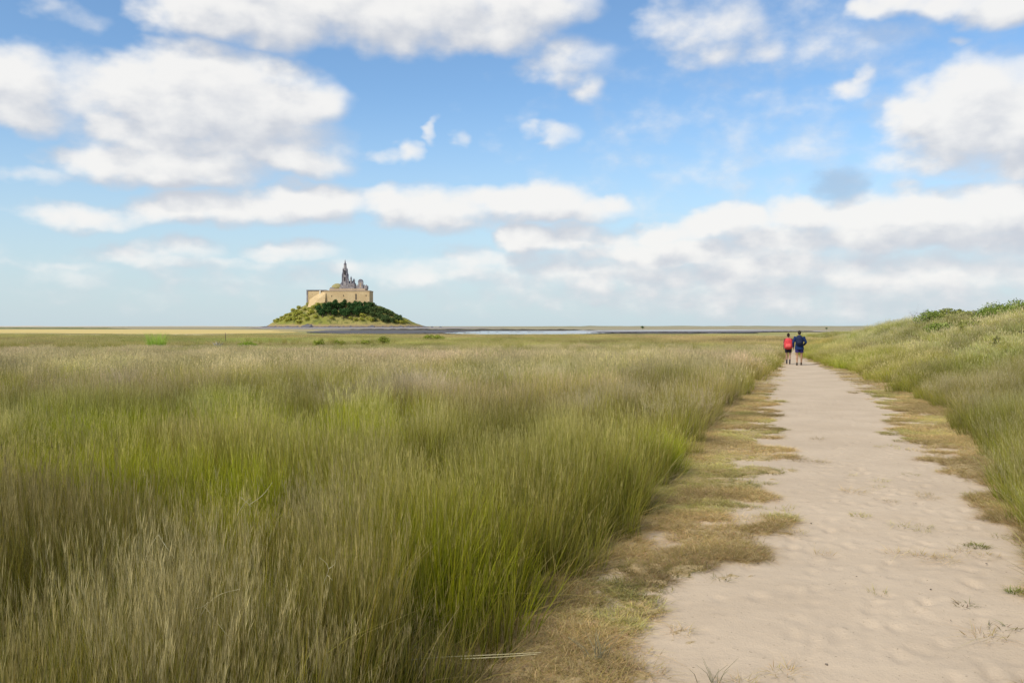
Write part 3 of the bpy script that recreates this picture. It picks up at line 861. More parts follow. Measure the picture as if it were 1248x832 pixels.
# trees of the island
def tree_proto(name, w, h, cols, nl, leaf, seed):
    gg = np.random.default_rng(seed)
    root = empty(name, (0, 0, 0)); bl = []
    for k in range(9):
        an = gg.uniform(0, 6.28); r = gg.uniform(0, .33) * w
        q = gg.uniform(.2, .3) * w
        bl.append((math.cos(an) * r, math.sin(an) * r, h * gg.uniform(.42, .85), q, q, q * gg.uniform(.7, 1)))
    bl.append((0, 0, h * .85, w * .22, w * .22, h * .15))
    Vv, T, C = leafcloud(bl, nl, leaf, cols, gg)
    mesh_np('crown', Vv, T, M_LEAF, {'col': ('FLOAT_COLOR', C)}, parent=root)
    lst = [([(0, 0, -1.5), (.1, 0, h * .3), (0, .1, h * .75)], [.05 * w, .04 * w, .012 * w])]
    for k in range(4):
        b_ = bl[k]; lst.append(([(0, 0, h * .28), (b_[0] * .5, b_[1] * .5, b_[2] * .7), (b_[0], b_[1], b_[2])], [.025 * w, .018 * w, .006 * w]))
    tubes('trunk', lst, M_BARK, root)
    return root
def copy_tree(r):
    c = r.copy(); COL.objects.link(c)
    for ch in list(r.children):
        d = ch.copy(); COL.objects.link(d); d.parent = c
    return c
DK = [(.04, .09, .027), (.06, .125, .04), (.09, .155, .045), (.028, .065, .02)]
MD_G = [(.10, .15, .05), (.14, .185, .06), (.075, .11, .04)]
LT_G = [(.44, .44, .07), (.52, .50, .09), (.30, .32, .06), (.55, .48, .13)]
protos = {'dark': tree_proto('dark_tree', 11, 11, DK, 700, .75, 1), 'mid': tree_proto('olive_tree', 10, 9, MD_G, 600, .75, 2),
          'light': tree_proto('light_shrub', 11, 5.2, LT_G, 500, .7, 3)}
INFO = {'dark': ('dark green tree packed in the wood below the fortress wall', 'tree', 'dark trees below the fortress wall'),
        'mid': ('grey green tree on the right shoulder of the island', 'tree', 'grey green trees on the right of the island'),
        'light': ('yellow green bush scattered over the island slope', 'bush', 'yellow green bushes on the island slope')}
usedp = set()
def put(kind, px, py, s=1.0):
    """stand a tree on the front slope where its foot shows at (px, py)"""
    X = lx(px); best = None
    for yy_ in np.linspace(-90, -6, 85):
        z_ = float(hill_h(np.array(X), np.array(yy_)))
        sy = HOR - (z_ - CAMH) / (MD + yy_) * F
        if best is None or abs(sy - py) < best[0]: best = (abs(sy - py), yy_, z_)
    o = protos[kind] if kind not in usedp else copy_tree(protos[kind])
    usedp.add(kind)
    o.location = (IX + X * (MD + best[1]) / MD, MD + best[1], best[2] - .6); sc_ = s * gg.uniform(.85, 1.15)
    o.scale = (sc_, sc_, sc_ * gg.uniform(.85, 1.15)); o.rotation_euler = (0, 0, gg.uniform(0, 6.28))
    tag(o, *INFO[kind])
for (px, py) in [(393, 376), (399, 374), (405, 372.5), (411, 372), (417, 372), (423, 372), (429, 372.5), (435, 373), (441, 373.5), (447, 374), (452, 375),
                 (392, 380), (398, 379), (404, 378), (410, 378), (416, 378), (422, 378), (428, 378.5), (434, 379), (440, 379),
                 (396, 383.5), (402, 384), (408, 384), (414, 384.5), (420, 385), (426, 385), (432, 384), (438, 383), (443, 380), (399, 387), (412, 387.5), (424, 388), (430, 387), (437, 386), (443, 385), (448, 381)]:
    put('dark', px + gg.normal(0, .8), py + gg.normal(0, .6) + (2.0 if py < 376.5 else 0), 1.0 if py < 376.5 else 1.3)
for (px, py) in [(450, 379), (455, 377), (459, 379), (463, 380), (468, 382), (473, 385), (478, 387), (483, 390), (470, 388), (465, 386), (460, 384), (468, 390), (474, 391), (455, 383), (478, 392), (486, 392.5), (488, 391.5), (462, 392), (468, 393), (473, 393.5), (481, 394), (449, 383), (458, 387), (464, 389), (490, 393.5)]:
    put('mid', px + gg.normal(0, .8), py + gg.normal(0, .6), 1.2)
for (px, py) in [(338, 391), (344, 388), (350, 385), (345, 392), (353, 390), (358, 381), (362, 386), (358, 391), (366, 377), (370, 382), (368, 389), (376, 374), (379, 379), (384, 376),
                 (385, 383), (376, 387), (389, 388), (443, 387), (448, 386), (452, 389), (440, 391), (446, 391), (458, 391), (485, 394), (491, 394.5), (496, 395), (410, 388), (432, 389), (372, 371), (381, 371),
                 (495, 394), (389, 372.5), (396, 370.5), (340, 393.5), (334, 394), (347, 389), (355, 386), (361, 383), (364, 380), (364, 391), (371, 386), (374, 378), (381, 385), (383, 380), (352, 393), (370, 393), (380, 391), (366, 384), (388, 376)]:
    put('light', px + gg.normal(0, .8), py + gg.normal(0, .4), gg.uniform(.8, 1.25))

# ------------------------------------------------------------------ fortress abbey
def boxbm(x0, x1, y0, y1, z0, z1, bev=0.0, bm=None):
    bm = bm or bmesh.new()
    r = bmesh.ops.create_cube(bm, size=1)
    for v_ in r['verts']:
        v_.co = Vector(((x0 + x1) / 2 + v_.co.x * (x1 - x0), (y0 + y1) / 2 + v_.co.y * (y1 - y0), (z0 + z1) / 2 + v_.co.z * (z1 - z0)))
    return bm
def frust(x, y, z0, z1, r0, r1, n=8, bm=None, sy=1.0):
    bm = bm or bmesh.new()
    r = bmesh.ops.create_cone(bm, cap_ends=True, segments=n, radius1=r0, radius2=max(r1, .02), depth=z1 - z0)
    for v_ in r['verts']:
        c_, s_ = math.cos(math.pi / n), math.sin(math.pi / n)
        xx, yy_ = v_.co.x * c_ - v_.co.y * s_, v_.co.x * s_ + v_.co.y * c_
        v_.co = Vector((x + xx, y + yy_ * sy, (z0 + z1) / 2 + v_.co.z))
    return bm
M_WALL = two_tone('warm_stone', (.52, .375, .195), (.59, .44, .24), .09, (.44, .315, .16), bumpd=.4)
M_WALL2 = two_tone('pink_stone', (.40, .30, .20), (.46, .35, .24), .12, (.32, .25, .18))
M_GREY = two_tone('grey_stone', (.22, .195, .195), (.35, .315, .30), .25, (.13, .12, .13))
M_SLATE = two_tone('slate', (.13, .125, .145), (.21, .195, .21), .4)
M_OPEN = two_tone('dark_opening', (.045, .04, .04), (.06, .05, .05), 1)
M_OLIVE = two_tone('mossy_roof', (.26, .225, .09), (.33, .28, .13), .2)
ab = empty('abbey', (IX, MD, 0)); tag(ab, 'walled abbey with a tall grey spire on top of the island hill', 'abbey')
FY = -27
from_bm('rampart_wall', boxbm(lx(396.5), lx(450), FY, 12, 30, lz(355.6)), M_WALL, ab)
from_bm('cornice', boxbm(lx(396.2), lx(450.4), FY - .6, 12.6, lz(355.6) + .003, lz(354.7)), M_WALL2, ab)
w = from_bm('side_wall', boxbm(lx(374.5), lx(396.4), FY + 5, 11.5, 30, lz(355)), M_WALL, ab)
from_bm('roof', boxbm(lx(374), lx(397), FY + 4.2, 11.9, lz(355) + .003, lz(353.9)), M_SLATE, w)
from_bm('corner_pier', boxbm(lx(374), lx(375.6), FY + 4.4, FY + 8, 30, lz(355.1)), M_GREY, ab)
from_bm('stair_tower', boxbm(lx(389.6), lx(391.2), FY + 3, FY + 5, lz(362), lz(354.5)), two_tone('lime_render', (.66, .6, .47), (.7, .64, .5), .5), ab)
bm = bmesh.new()   # sloping buttress bank in front of the left wall
vs = [bm.verts.new(p) for p in [(lx(376), FY - 6, 30), (lx(397), FY - 8, 30), (lx(398), FY - 1, lz(357.5)), (lx(391), FY + 4.8, lz(357)), (lx(378), FY + 4.8, lz(365)), (lx(376), FY + 4.8, 30), (lx(398), FY + 4.8, 30)]]
bmesh.ops.convex_hull(bm, input=vs); from_bm('buttress', bm, M_WALL, ab)
for px, y0, y1, wd in ((434, 358.8, 366, 1.5), (419, 360, 362, .8), (446, 360, 362, .8), (405, 360.5, 362.5, .8)):
    from_bm('window', boxbm(lx(px - wd / 2), lx(px + wd / 2), FY - .12, FY + 1, lz(y1), lz(y0)), M_OPEN, ab)
from_bm('terrace', boxbm(lx(401), lx(444), -19, 10, lz(354.7) + .003, lz(352.2)), M_WALL2, ab)
bm = bmesh.new(); bmesh.ops.create_uvsphere(bm, u_segments=24, v_segments=12, radius=1)
for v_ in bm.verts: v_.co = Vector((lx(408.5) + v_.co.x * 8 * PXM * .95, -4 + v_.co.y * 9, lz(352.2) + max(0, v_.co.z) * 6.6 * PXM))
from_bm('apse_roof', bm, M_OLIVE, ab, True)
from_bm('apse_wall', boxbm(lx(400.8), lx(415), -12, 6, lz(352.2) + .003, lz(350.6)), M_GREY, ab)
ch = from_bm('church', boxbm(lx(413), lx(430), -11, 8, lz(352.2) + .004, lz(346)), M_GREY, ab)
bm = bmesh.new()
vs = [bm.verts.new(p) for p in [(lx(413.2), -11.4, lz(346) + .003), (lx(429.8), -11.4, lz(346) + .003), (lx(413.2), 8.4, lz(346) + .003), (lx(429.8), 8.4, lz(346) + .003), (lx(414), -1.5, lz(342.5)), (lx(428), -1.5, lz(342.5))]]
bmesh.ops.convex_hull(bm, input=vs); from_bm('roof', bm, M_SLATE, ch)
for px in (423.5, 426, 428.3): from_bm('window', boxbm(lx(px - .4), lx(px + .4), -11.12, -10.5, lz(350), lz(347.3)), M_OPEN, ch)
# spire: stepped tiers that narrow towards the cross-tree
sx_, sy_ = lx(418.3), -6.0
sp = from_bm('spire', frust(sx_, sy_, lz(348), lz(336.5), 4.2 * PXM, 3.5 * PXM), M_GREY, ab)
bm = frust(sx_, sy_, lz(336.5) + .003, lz(329), 3.1 * PXM, 2.55 * PXM); frust(sx_, sy_, lz(329) + .003, lz(322.8), 2.2 * PXM, 1.5 * PXM, bm=bm)
from_bm('upper_stage', bm, M_GREY, sp)
bm = frust(sx_, sy_, lz(322.8) + .003, lz(322), 1.9 * PXM, 1.9 * PXM); frust(sx_, sy_, lz(322) + .003, lz(316.8), 1.15 * PXM, .12 * PXM, bm=bm)
from_bm('finial', bm, M_SLATE, sp)
for k in range(4):       # corner pinnacles and buttresses
    a = math.pi / 4 + k * math.pi / 2
    for rr, z0, z1, w_ in ((4.0, 348, 332.5, 1.0), (3.1, 336.5, 326.5, .75)):
        bx, by = sx_ + math.cos(a) * rr * PXM, sy_ + math.sin(a) * rr * PXM
        bm = frust(bx, by, lz(z0), lz(z1 + 3), w_ * PXM, w_ * .8 * PXM, 6); frust(bx, by, lz(z1 + 3) + .003, lz(z1), w_ * .95 * PXM, .05, 6, bm=bm)
        from_bm('pinnacle', bm, M_SLATE, sp)
for z0, z1 in ((346, 338), (335, 330)):
    from_bm('louvre_window', boxbm(sx_ - .9 * PXM, sx_ + .9 * PXM, sy_ - 3.6 * PXM, sy_ - 3.0 * PXM, lz(z0), lz(z1)), M_OPEN, sp)
# turrets east of the spire
def turret(px, y_, w_, z0, z1, z2, mat=M_GREY):
    t = from_bm('turret', frust(lx(px), y_, lz(z0), lz(z1), w_ * PXM, w_ * .95 * PXM), mat, ab)
    from_bm('turret_roof', frust(lx(px), y_, lz(z1) + .003, lz(z2), w_ * 1.12 * PXM, .05), M_SLATE, t)
turret(425.8, -9, 1.1, 347, 340, 336.6); turret(428.8, -5, 1.3, 347, 342, 339.2); turret(422.6, -10, 1.0, 347, 341.5, 337.8)
bm = boxbm(lx(434.3), lx(440), -10, -3, lz(352.2) + .004, lz(343.5))
gt = from_bm('gable_tower', bm, M_GREY, ab)
bm = bmesh.new(); r = bmesh.ops.create_cone(bm, cap_ends=True, segments=20, radius1=2.85 * PXM, radius2=2.85 * PXM, depth=7)
for v_ in bm.verts: v_.co = Vector((lx(437.15) + v_.co.x, -6.5 + v_.co.z * .98, lz(343.5) + max(v_.co.y, -.5) * 1.05))
from_bm('round_gable', bm, M_SLATE, gt)
from_bm('arch_window', boxbm(lx(436.3), lx(438.1), -10.1, -9, lz(351), lz(345)), M_WALL2, gt)
gal = from_bm('gallery', boxbm(lx(430.2), lx(445), -8, 6, lz(352.2) + .005, lz(348.4)), M_GREY, ab)
for k in range(6):
    if 434 < 430.8 + k * 2.6 < 440: continue
    from_bm('merlon', boxbm(lx(430.4 + k * 2.6), lx(431.8 + k * 2.6), -8, -6.5, lz(348.4) + .003, lz(347.2)), M_GREY, gal)

# lone objects on the far horizon
def lone(px, d, s_, label):
    t = tree_proto('lone_tree', 5 * s_, 3.4 * s_, MD_G, 260, .4 * s_, int(px))
    x, y = at(px, d); t.location = (x, y, 0); tag(t, label, 'tree')
lone(783, 560, .6, 'tiny lone tree on the far horizon between the island and the path')
lone(1007, 520, .36, 'tiny dark tree on the horizon where the dune bank begins')

# ------------------------------------------------------------------ people
def loft_pts(bm, rings, n=14):
    """rings: (centre, rx, ry, tangent or None) closed tube with caps"""
    R_ = []
    cs = [Vector(r_[0]) for r_ in rings]
    for i, r_ in enumerate(rings):
        t = (cs[min(i + 1, len(cs) - 1)] - cs[max(i - 1, 0)]).normalized()
        ref = Vector((1, 0, 0)) if abs(t.x) < .8 else Vector((0, 1, 0))
        b_ = t.cross(ref).normalized(); a = b_.cross(t).normalized()
        R_.append([bm.verts.new(cs[i] + a * math.cos(2 * math.pi * k / n) * r_[1] + b_ * math.sin(2 * math.pi * k / n) * r_[2]) for k in range(n)])
    for i in range(len(R_) - 1):
        for k in range(n): bm.faces.new([R_[i][k], R_[i][(k + 1) % n], R_[i + 1][(k + 1) % n], R_[i + 1][k]])
    bm.faces.new(R_[0][::-1]); bm.faces.new(R_[-1])
def ell(bm, c, r, seg=16):
    o_ = bmesh.ops.create_uvsphere(bm, u_segments=seg, v_segments=10, radius=1)
    for v_ in o_['verts']: v_.co = Vector((c[0] + v_.co.x * r[0], c[1] + v_.co.y * r[1], c[2] + v_.co.z * r[2]))
def remeshed(name, bm, vox, mat, parent, smooth_it=3):
    me = bpy.data.meshes.new(name + '_rough'); bmesh.ops.recalc_face_normals(bm, faces=bm.faces); bm.to_mesh(me); bm.free()
    o_ = bpy.data.objects.new(name + '_rough', me); COL.objects.link(o_)
    r_ = o_.modifiers.new('r', 'REMESH'); r_.mode = 'VOXEL'; r_.voxel_size = vox; r_.use_smooth_shade = True
    s_ = o_.modifiers.new('s', 'SMOOTH'); s_.iterations = smooth_it; s_.factor = .5
    dg = bpy.context.evaluated_depsgraph_get()
    m2 = bpy.data.meshes.new_from_object(o_.evaluated_get(dg)); m2.name = name
    bpy.data.objects.remove(o_); bpy.data.meshes.remove(me)
    m2.materials.clear(); m2.materials.append(mat)
    for p in m2.polygons: p.use_smooth = True
    ob = bpy.data.objects.new(name, m2); return link(ob, parent)
def plain(name, col, rough=.85, var=.8):
    return two_tone(name, tuple(c * var for c in col), col, 14, rough=rough)
def lerp(a, b_, t): return tuple(a[i] + (b_[i] - a[i]) * t for i in range(3))
def hand(bm, wrist, dirv, side, palmn, H=1.0):
    """palm, four curled fingers of different lengths and a thumb from the palm's side"""
    d = Vector(dirv).normalized(); p = Vector(palmn).normalized(); s_ = d.cross(p).normalized() * side
    w = Vector(wrist)
    loft_pts(bm, [(w, .024, .018), (w + d * .03, .036, .016), (w + d * .08, .040, .014), (w + d * .092, .036, .012)], 12)
    for k, (off, ln) in enumerate(((-.028, .066), (-.009, .076), (.010, .071), (.028, .056))):
        b0 = w + d * .075 + s_ * off
        q1 = b0 + d * ln * .5; q2 = q1 + (d * .8 + p * .6).normalized() * ln * .35; q3 = q2 + (d * .35 + p).normalized() * ln * .3
        loft_pts(bm, [(b0, .010, .010), (q1, .0095, .0095), (q2, .009, .009), (q3, .0075, .0075)], 8)
    t0 = w + d * .03 - s_ * .028; t1 = t0 + (d * .7 - s_ * .6 + p * .3).normalized() * .045; t2 = t1 + (d + p * .4).normalized() * .03
    loft_pts(bm, [(t0, .014, .013), (t1, .011, .011), (t2, .009, .009)], 8)

def person(name, H, loc, rz, skin, label, pose):
    k = H / 1.73
    root = empty(name, loc, rz); tag(root, label, 'person', None)
    root.scale = (k, k, k)
    bm = bmesh.new()
    hipL, hipR = (-.095, 0, .90), (.095, 0, .90)
    kL, aL, kR, aR = pose['kneeL'], pose['ankL'], pose['kneeR'], pose['ankR']
    sh = pose.get('sh', .185)
    shL, shR = (-sh, -.01, 1.415), (sh, -.01, 1.415)
    eL, wL, eR, wR = pose['elbL'], pose['wriL'], pose['elbR'], pose['wriR']
    bw = pose.get('bulk', 1.0)
    loft_pts(bm, [((0, 0, .84), .12, .09), ((0, 0, .93), .165 * bw, .115), ((0, 0, 1.08), .14 * bw, .10), ((0, 0, 1.25), .165 * bw, .115), ((0, -.005, 1.38), .17 * bw, .105), ((0, -.01, 1.46), .10, .075), ((0, 0, 1.50), .055, .055), ((0, .015, 1.56), .05, .052)], 18)
    for h_, kn, an in ((hipL, kL, aL), (hipR, kR, aR)):
        loft_pts(bm, [(lerp(h_, kn, -.08), .085, .09), (lerp(h_, kn, .25), .083, .088), (lerp(h_, kn, .7), .062, .066), (kn, .053, .058), (lerp(kn, an, .3), .054, .062), (lerp(kn, an, .75), .038, .042), (an, .033, .038)], 14)
        loft_pts(bm, [((an[0], an[1] - .05, an[2] - .045), .035, .03), ((an[0], an[1] + .05, an[2] - .05), .042, .03), ((an[0], an[1] + .15, an[2] - .062), .04, .02)], 12)
    for s_, e_, w_ in ((shL, eL, wL), (shR, eR, wR)):
        loft_pts(bm, [(lerp(s_, e_, -.1), .055, .058), (lerp(s_, e_, .3), .05, .052), (e_, .038, .04), (lerp(e_, w_, .3), .04, .038), (w_, .025, .022)], 12)
    for w_, e_, sd in ((wL, eL, 1), (wR, eR, -1)):
        dv = Vector(w_) - Vector(e_); hand(bm, w_, dv, sd, pose.get('palm', (0, .3, 1)) if dv.z > -.15 else (-.8 * (1 if w_[0] > 0 else -1), .3, 0))
    hy_ = .03; hz = 1.635
    ell(bm, (0, hy_, hz), (.075, .092, .112)); ell(bm, (0, hy_ + .03, hz - .055), (.058, .065, .06))
    loft_pts(bm, [((0, hy_ + .088, hz + .02), .008, .008), ((0, hy_ + .108, hz - .02), .016, .012), ((0, hy_ + .09, hz - .028), .014, .008)], 8)
    ell(bm, (0, hy_ + .088, hz - .062), (.024, .008, .009), 10)
    for sx in (-1, 1):
        ell(bm, (sx * .077, hy_ - .005, hz - .005), (.012, .022, .032), 10)
    remeshed('body', bm, .0075, skin, root)
    for sx in (-1, 1):
        ez = bmesh.new(); ell(ez, (sx * .03, hy_ + .083, hz + .012), (.013, .010, .008), 10)
        from_bm('eye', ez, plain('eye_dark', (.05, .04, .035), .3), root, True)
    return root

def ring_scale(lst, add): return [(c_, rx + add, ry + add) for c_, rx, ry in lst]
skin1 = plain('skin', (.42, .26, .18)); skin2 = plain('tanned_skin', (.40, .235, .14))
# --- left walker: red backpack, dark shorts
px1, d1 = 960.8, 44.8
x, y = at(px1, d1)
pose1 = dict(kneeL=(-.085, .10, .49), ankL=(-.075, .15, .085), kneeR=(.085, .02, .485), ankR=(.085, -.13, .085),
             elbL=(-.25, -.06, 1.12), wriL=(-.245, .10, .92), elbR=(.255, -.02, 1.12), wriR=(.27, .13, .95), sh=.165, bulk=.92)
p1 = person('person', 1.59, (x, y, height(x, y) + .015), -.30, skin1, 'walker with a red backpack and dark shorts, left of the pair on the path', pose1)
bm = bmesh.new()   # pale t-shirt
loft_pts(bm, [((0, 0, .94), .165, .125), ((0, 0, 1.08), .145, .115), ((0, 0, 1.25), .168, .13), ((0, -.005, 1.37), .172, .12), ((0, -.01, 1.45), .105, .085), ((0, 0, 1.475), .075, .07)], 18)
for s_, e_ in (((-.165, -.01, 1.415), pose1['elbL']), ((.165, -.01, 1.415), pose1['elbR'])):
    loft_pts(bm, [(lerp(s_, e_, -.1), .066, .068), (lerp(s_, e_, .3), .064, .066), (lerp(s_, e_, .75), .06, .06)], 12)
remeshed('shirt', bm, .012, plain('dark_red_cotton', (.16, .03, .04)), p1)
bm = bmesh.new()
loft_pts(bm, [((0, 0, 1.0), .150, .118), ((0, 0, .92), .178, .13), ((0, 0, .84), .175, .125)], 18)
for h_, kn in (((-.095, 0, .90), pose1['kneeL']), ((.095, 0, .90), pose1['kneeR'])):
    loft_pts(bm, [(lerp(h_, kn, -.05), .10, .105), (lerp(h_, kn, .3), .10, .105), (lerp(h_, kn, .55), .098, .10)], 14)
remeshed('shorts', bm, .012, plain('black_cotton', (.035, .03, .045)), p1)
def shoes(pose, col, parent, sock=None):
    for an in (pose['ankL'], pose['ankR']):
        bm = bmesh.new()
        loft_pts(bm, [((an[0], an[1] - .075, an[2] - .045), .035, .032), ((an[0], an[1], an[2] - .035), .045, .048), ((an[0], an[1] + .08, an[2] - .05), .049, .036), ((an[0], an[1] + .175, an[2] - .062), .04, .02)], 12)
        loft_pts(bm, [((an[0], an[1] - .005, an[2] - .04), .045, .05), ((an[0], an[1] - .005, an[2] + .055), .042, .047)], 12)
        remeshed('shoe', bm, .010, col, parent)
    if sock:
        for kn, an in ((pose['kneeL'], pose['ankL']), (pose['kneeR'], pose['ankR'])):
            bm = bmesh.new(); loft_pts(bm, [(an, .041, .046), (lerp(an, kn, .25), .047, .05), (lerp(an, kn, .42), .056, .064)], 12)
            remeshed('sock', bm, .010, sock, parent)
shoes(pose1, plain('dark_leather', (.045, .035, .035)), p1, plain('grey_sock', (.06, .055, .06)))
bm = bmesh.new()
ell(bm, (0, .012, 1.668), (.084, .094, .098)); ell(bm, (0, -.055, 1.625), (.066, .05, .085)); ell(bm, (0, -.06, 1.745), (.04, .04, .036))
remeshed('hair', bm, .009, plain('dark_brown_hair', (.03, .018, .014)), p1)
def backpack(name, parent_loc, rz, k, w, h, dpt, col, col2, label):
    root = empty(name, parent_loc, rz); root.scale = (k, k, k); tag(root, label, 'backpack')
    bm = bmesh.new()
    zb = 1.47 - h
    loft_pts(bm, [((0, -.11 - dpt * .42, zb), w * .30, dpt * .34), ((0, -.12 - dpt * .5, zb + h * .12), w * .48, dpt * .5), ((0, -.12 - dpt * .5, zb + h * .45), w * .52, dpt * .52), ((0, -.12 - dpt * .46, zb + h * .8), w * .44, dpt * .44), ((0, -.11 - dpt * .36, zb + h), w * .24, dpt * .28)], 20)
    remeshed('pack_bag', bm, .012, col, root)
    bm = bmesh.new()
    loft_pts(bm, [((0, -.12 - dpt * .98, zb + h * .14), w * .30, dpt * .12), ((0, -.12 - dpt * 1.02, zb + h * .3), w * .35, dpt * .18), ((0, -.12 - dpt * .98, zb + h * .48), w * .30, dpt * .10)], 16)
    remeshed('front_pocket', bm, .010, col2, root)
    for sx in (-1, 1):
        V_, T_ = tube([(sx * .075, -.13, 1.42), (sx * .10, -.04, 1.475), (sx * .115, .08, 1.44), (sx * .125, .135, 1.30), (sx * .14, .09, 1.14), (sx * .15, -.06, 1.06)], [.018] * 6, 8)
        mesh_np('shoulder_strap', V_, T_, col2, smooth=True, parent=root)
    return root
backpack('backpack', p1.location, -.30, 1.59 / 1.73, .47, .60, .24, plain('red_nylon', (.62, .055, .06), .6), plain('coral_nylon', (.72, .11, .10), .6),
         'big rounded red backpack worn by the left walker')
# --- right walker: navy jacket, blue shorts, bare legs
px2, d2 = 974.3, 43.4
x, y = at(px2, d2)
pose2 = dict(kneeL=(-.105, .02, .485), ankL=(-.115, -.15, .085), kneeR=(.11, .10, .49), ankR=(.10, .17, .085),
             elbL=(-.30, -.05, 1.14), wriL=(-.285, .08, .90), elbR=(.315, -.03, 1.15), wriR=(.21, .20, 1.02), sh=.20, bulk=1.08)
p2 = person('person', 1.74, (x, y, height(x, y) + .015), -.30, skin2, 'walker in a navy jacket and blue shorts, right of the pair on the path', pose2)
M_NAVY = plain('blue_jacket', (.014, .032, .10)); bm = bmesh.new()
loft_pts(bm, [((0, 0, .80), .225, .165), ((0, 0, .95), .21, .155), ((0, 0, 1.10), .185, .14), ((0, 0, 1.27), .205, .15), ((0, -.005, 1.39), .205, .135), ((0, -.01, 1.46), .12, .10), ((0, 0, 1.51), .075, .075)], 18)
for s_, e_, w_ in (((-.20, -.01, 1.415), pose2['elbL'], pose2['wriL']), ((.20, -.01, 1.415), pose2['elbR'], pose2['wriR'])):
    loft_pts(bm, [(lerp(s_, e_, -.12), .076, .078), (lerp(s_, e_, .35), .074, .074), (e_, .062, .064), (lerp(e_, w_, .4), .056, .056), (lerp(e_, w_, .95), .043, .043)], 12)
remeshed('jacket', bm, .012, M_NAVY, p2)
bm = bmesh.new()
loft_pts(bm, [((0, 0, 1.0), .165, .125), ((0, 0, .92), .188, .138), ((0, 0, .83), .185, .13)], 18)
for h_, kn in (((-.095, 0, .90), pose2['kneeL']), ((.095, 0, .90), pose2['kneeR'])):
    loft_pts(bm, [(lerp(h_, kn, -.05), .105, .11), (lerp(h_, kn, .3), .108, .112), (lerp(h_, kn, .58), .108, .11)], 14)
remeshed('shorts', bm, .012, plain('violet_blue_cotton', (.032, .028, .13)), p2)
shoes(pose2, plain('brown_leather', (.06, .045, .03)), p2)
bm = bmesh.new(); ell(bm, (0, .012, 1.665), (.083, .095, .098)); ell(bm, (0, -.045, 1.62), (.068, .05, .07))
remeshed('hair', bm, .009, plain('short_dark_hair', (.035, .03, .022)), p2)
backpack('backpack', p2.location, -.30, 1.74 / 1.73, .36, .46, .16, plain('navy_nylon', (.012, .018, .05), .6), plain('dark_navy_nylon', (.014, .02, .045), .6),
         'small dark navy backpack worn by the right walker')

# ------------------------------------------------------------------ sky, sun, camera
SUN_EL, SUN_AZ = R(43), R(-135)      # azimuth from +Y towards +X: behind the camera on the left
W = bpy.data.worlds.new('World'); S.world = W; W.use_nodes = True
W.cycles.sampling_method = 'NONE'
nt = W.node_tree; nt.nodes.clear()
out = N(nt, 'ShaderNodeOutputWorld'); bg = N(nt, 'ShaderNodeBackground')
sky = N(nt, 'ShaderNodeTexSky', sky_type='NISHITA', sun_disc=False)
sky.sun_elevation = SUN_EL; sky.sun_rotation = SUN_AZ; sky.air_density = 1.0; sky.dust_density = .6; sky.ozone_density = 2.0; sky.altitude = 20
SKY_GAIN = 1.0
def mth(op, a, b_=None, c_=None, clamp=False):
    n = N(nt, 'ShaderNodeMath', operation=op); n.use_clamp = clamp
    for i, v_ in enumerate((a, b_, c_)):
        if v_ is None: continue
        if isinstance(v_, bpy.types.NodeSocket): nt.links.new(v_, n.inputs[i])
        else: n.inputs[i].default_value = v_
    return n.outputs[0]
def vm(op, a, b_=None, c_=None):
    n = N(nt, 'ShaderNodeVectorMath', operation=op)
    for i, v_ in enumerate((a, b_, c_)):
        if v_ is None: continue
        if isinstance(v_, bpy.types.NodeSocket): nt.links.new(v_, n.inputs[i])
        else: n.inputs[i].default_value = v_
    return n.outputs['Value'] if op in ('DOT_PRODUCT', 'LENGTH') else n.outputs[0]
tc = N(nt, 'ShaderNodeTexCoord'); D = vm('NORMALIZE', tc.outputs['Generated'])
sx = N(nt, 'ShaderNodeSeparateXYZ'); nt.links.new(D, sx.inputs[0])
az = mth('MULTIPLY', mth('ARCTAN2', sx.outputs[0], sx.outputs[1]), F)
el = mth('MULTIPLY', mth('ARCSINE', sx.outputs[2]), F)
cb = N(nt, 'ShaderNodeCombineXYZ'); nt.links.new(az, cb.inputs[0]); nt.links.new(el, cb.inputs[1])
P0 = cb.outputs[0]            # bearing and elevation of the sky, in 1/1040 radians
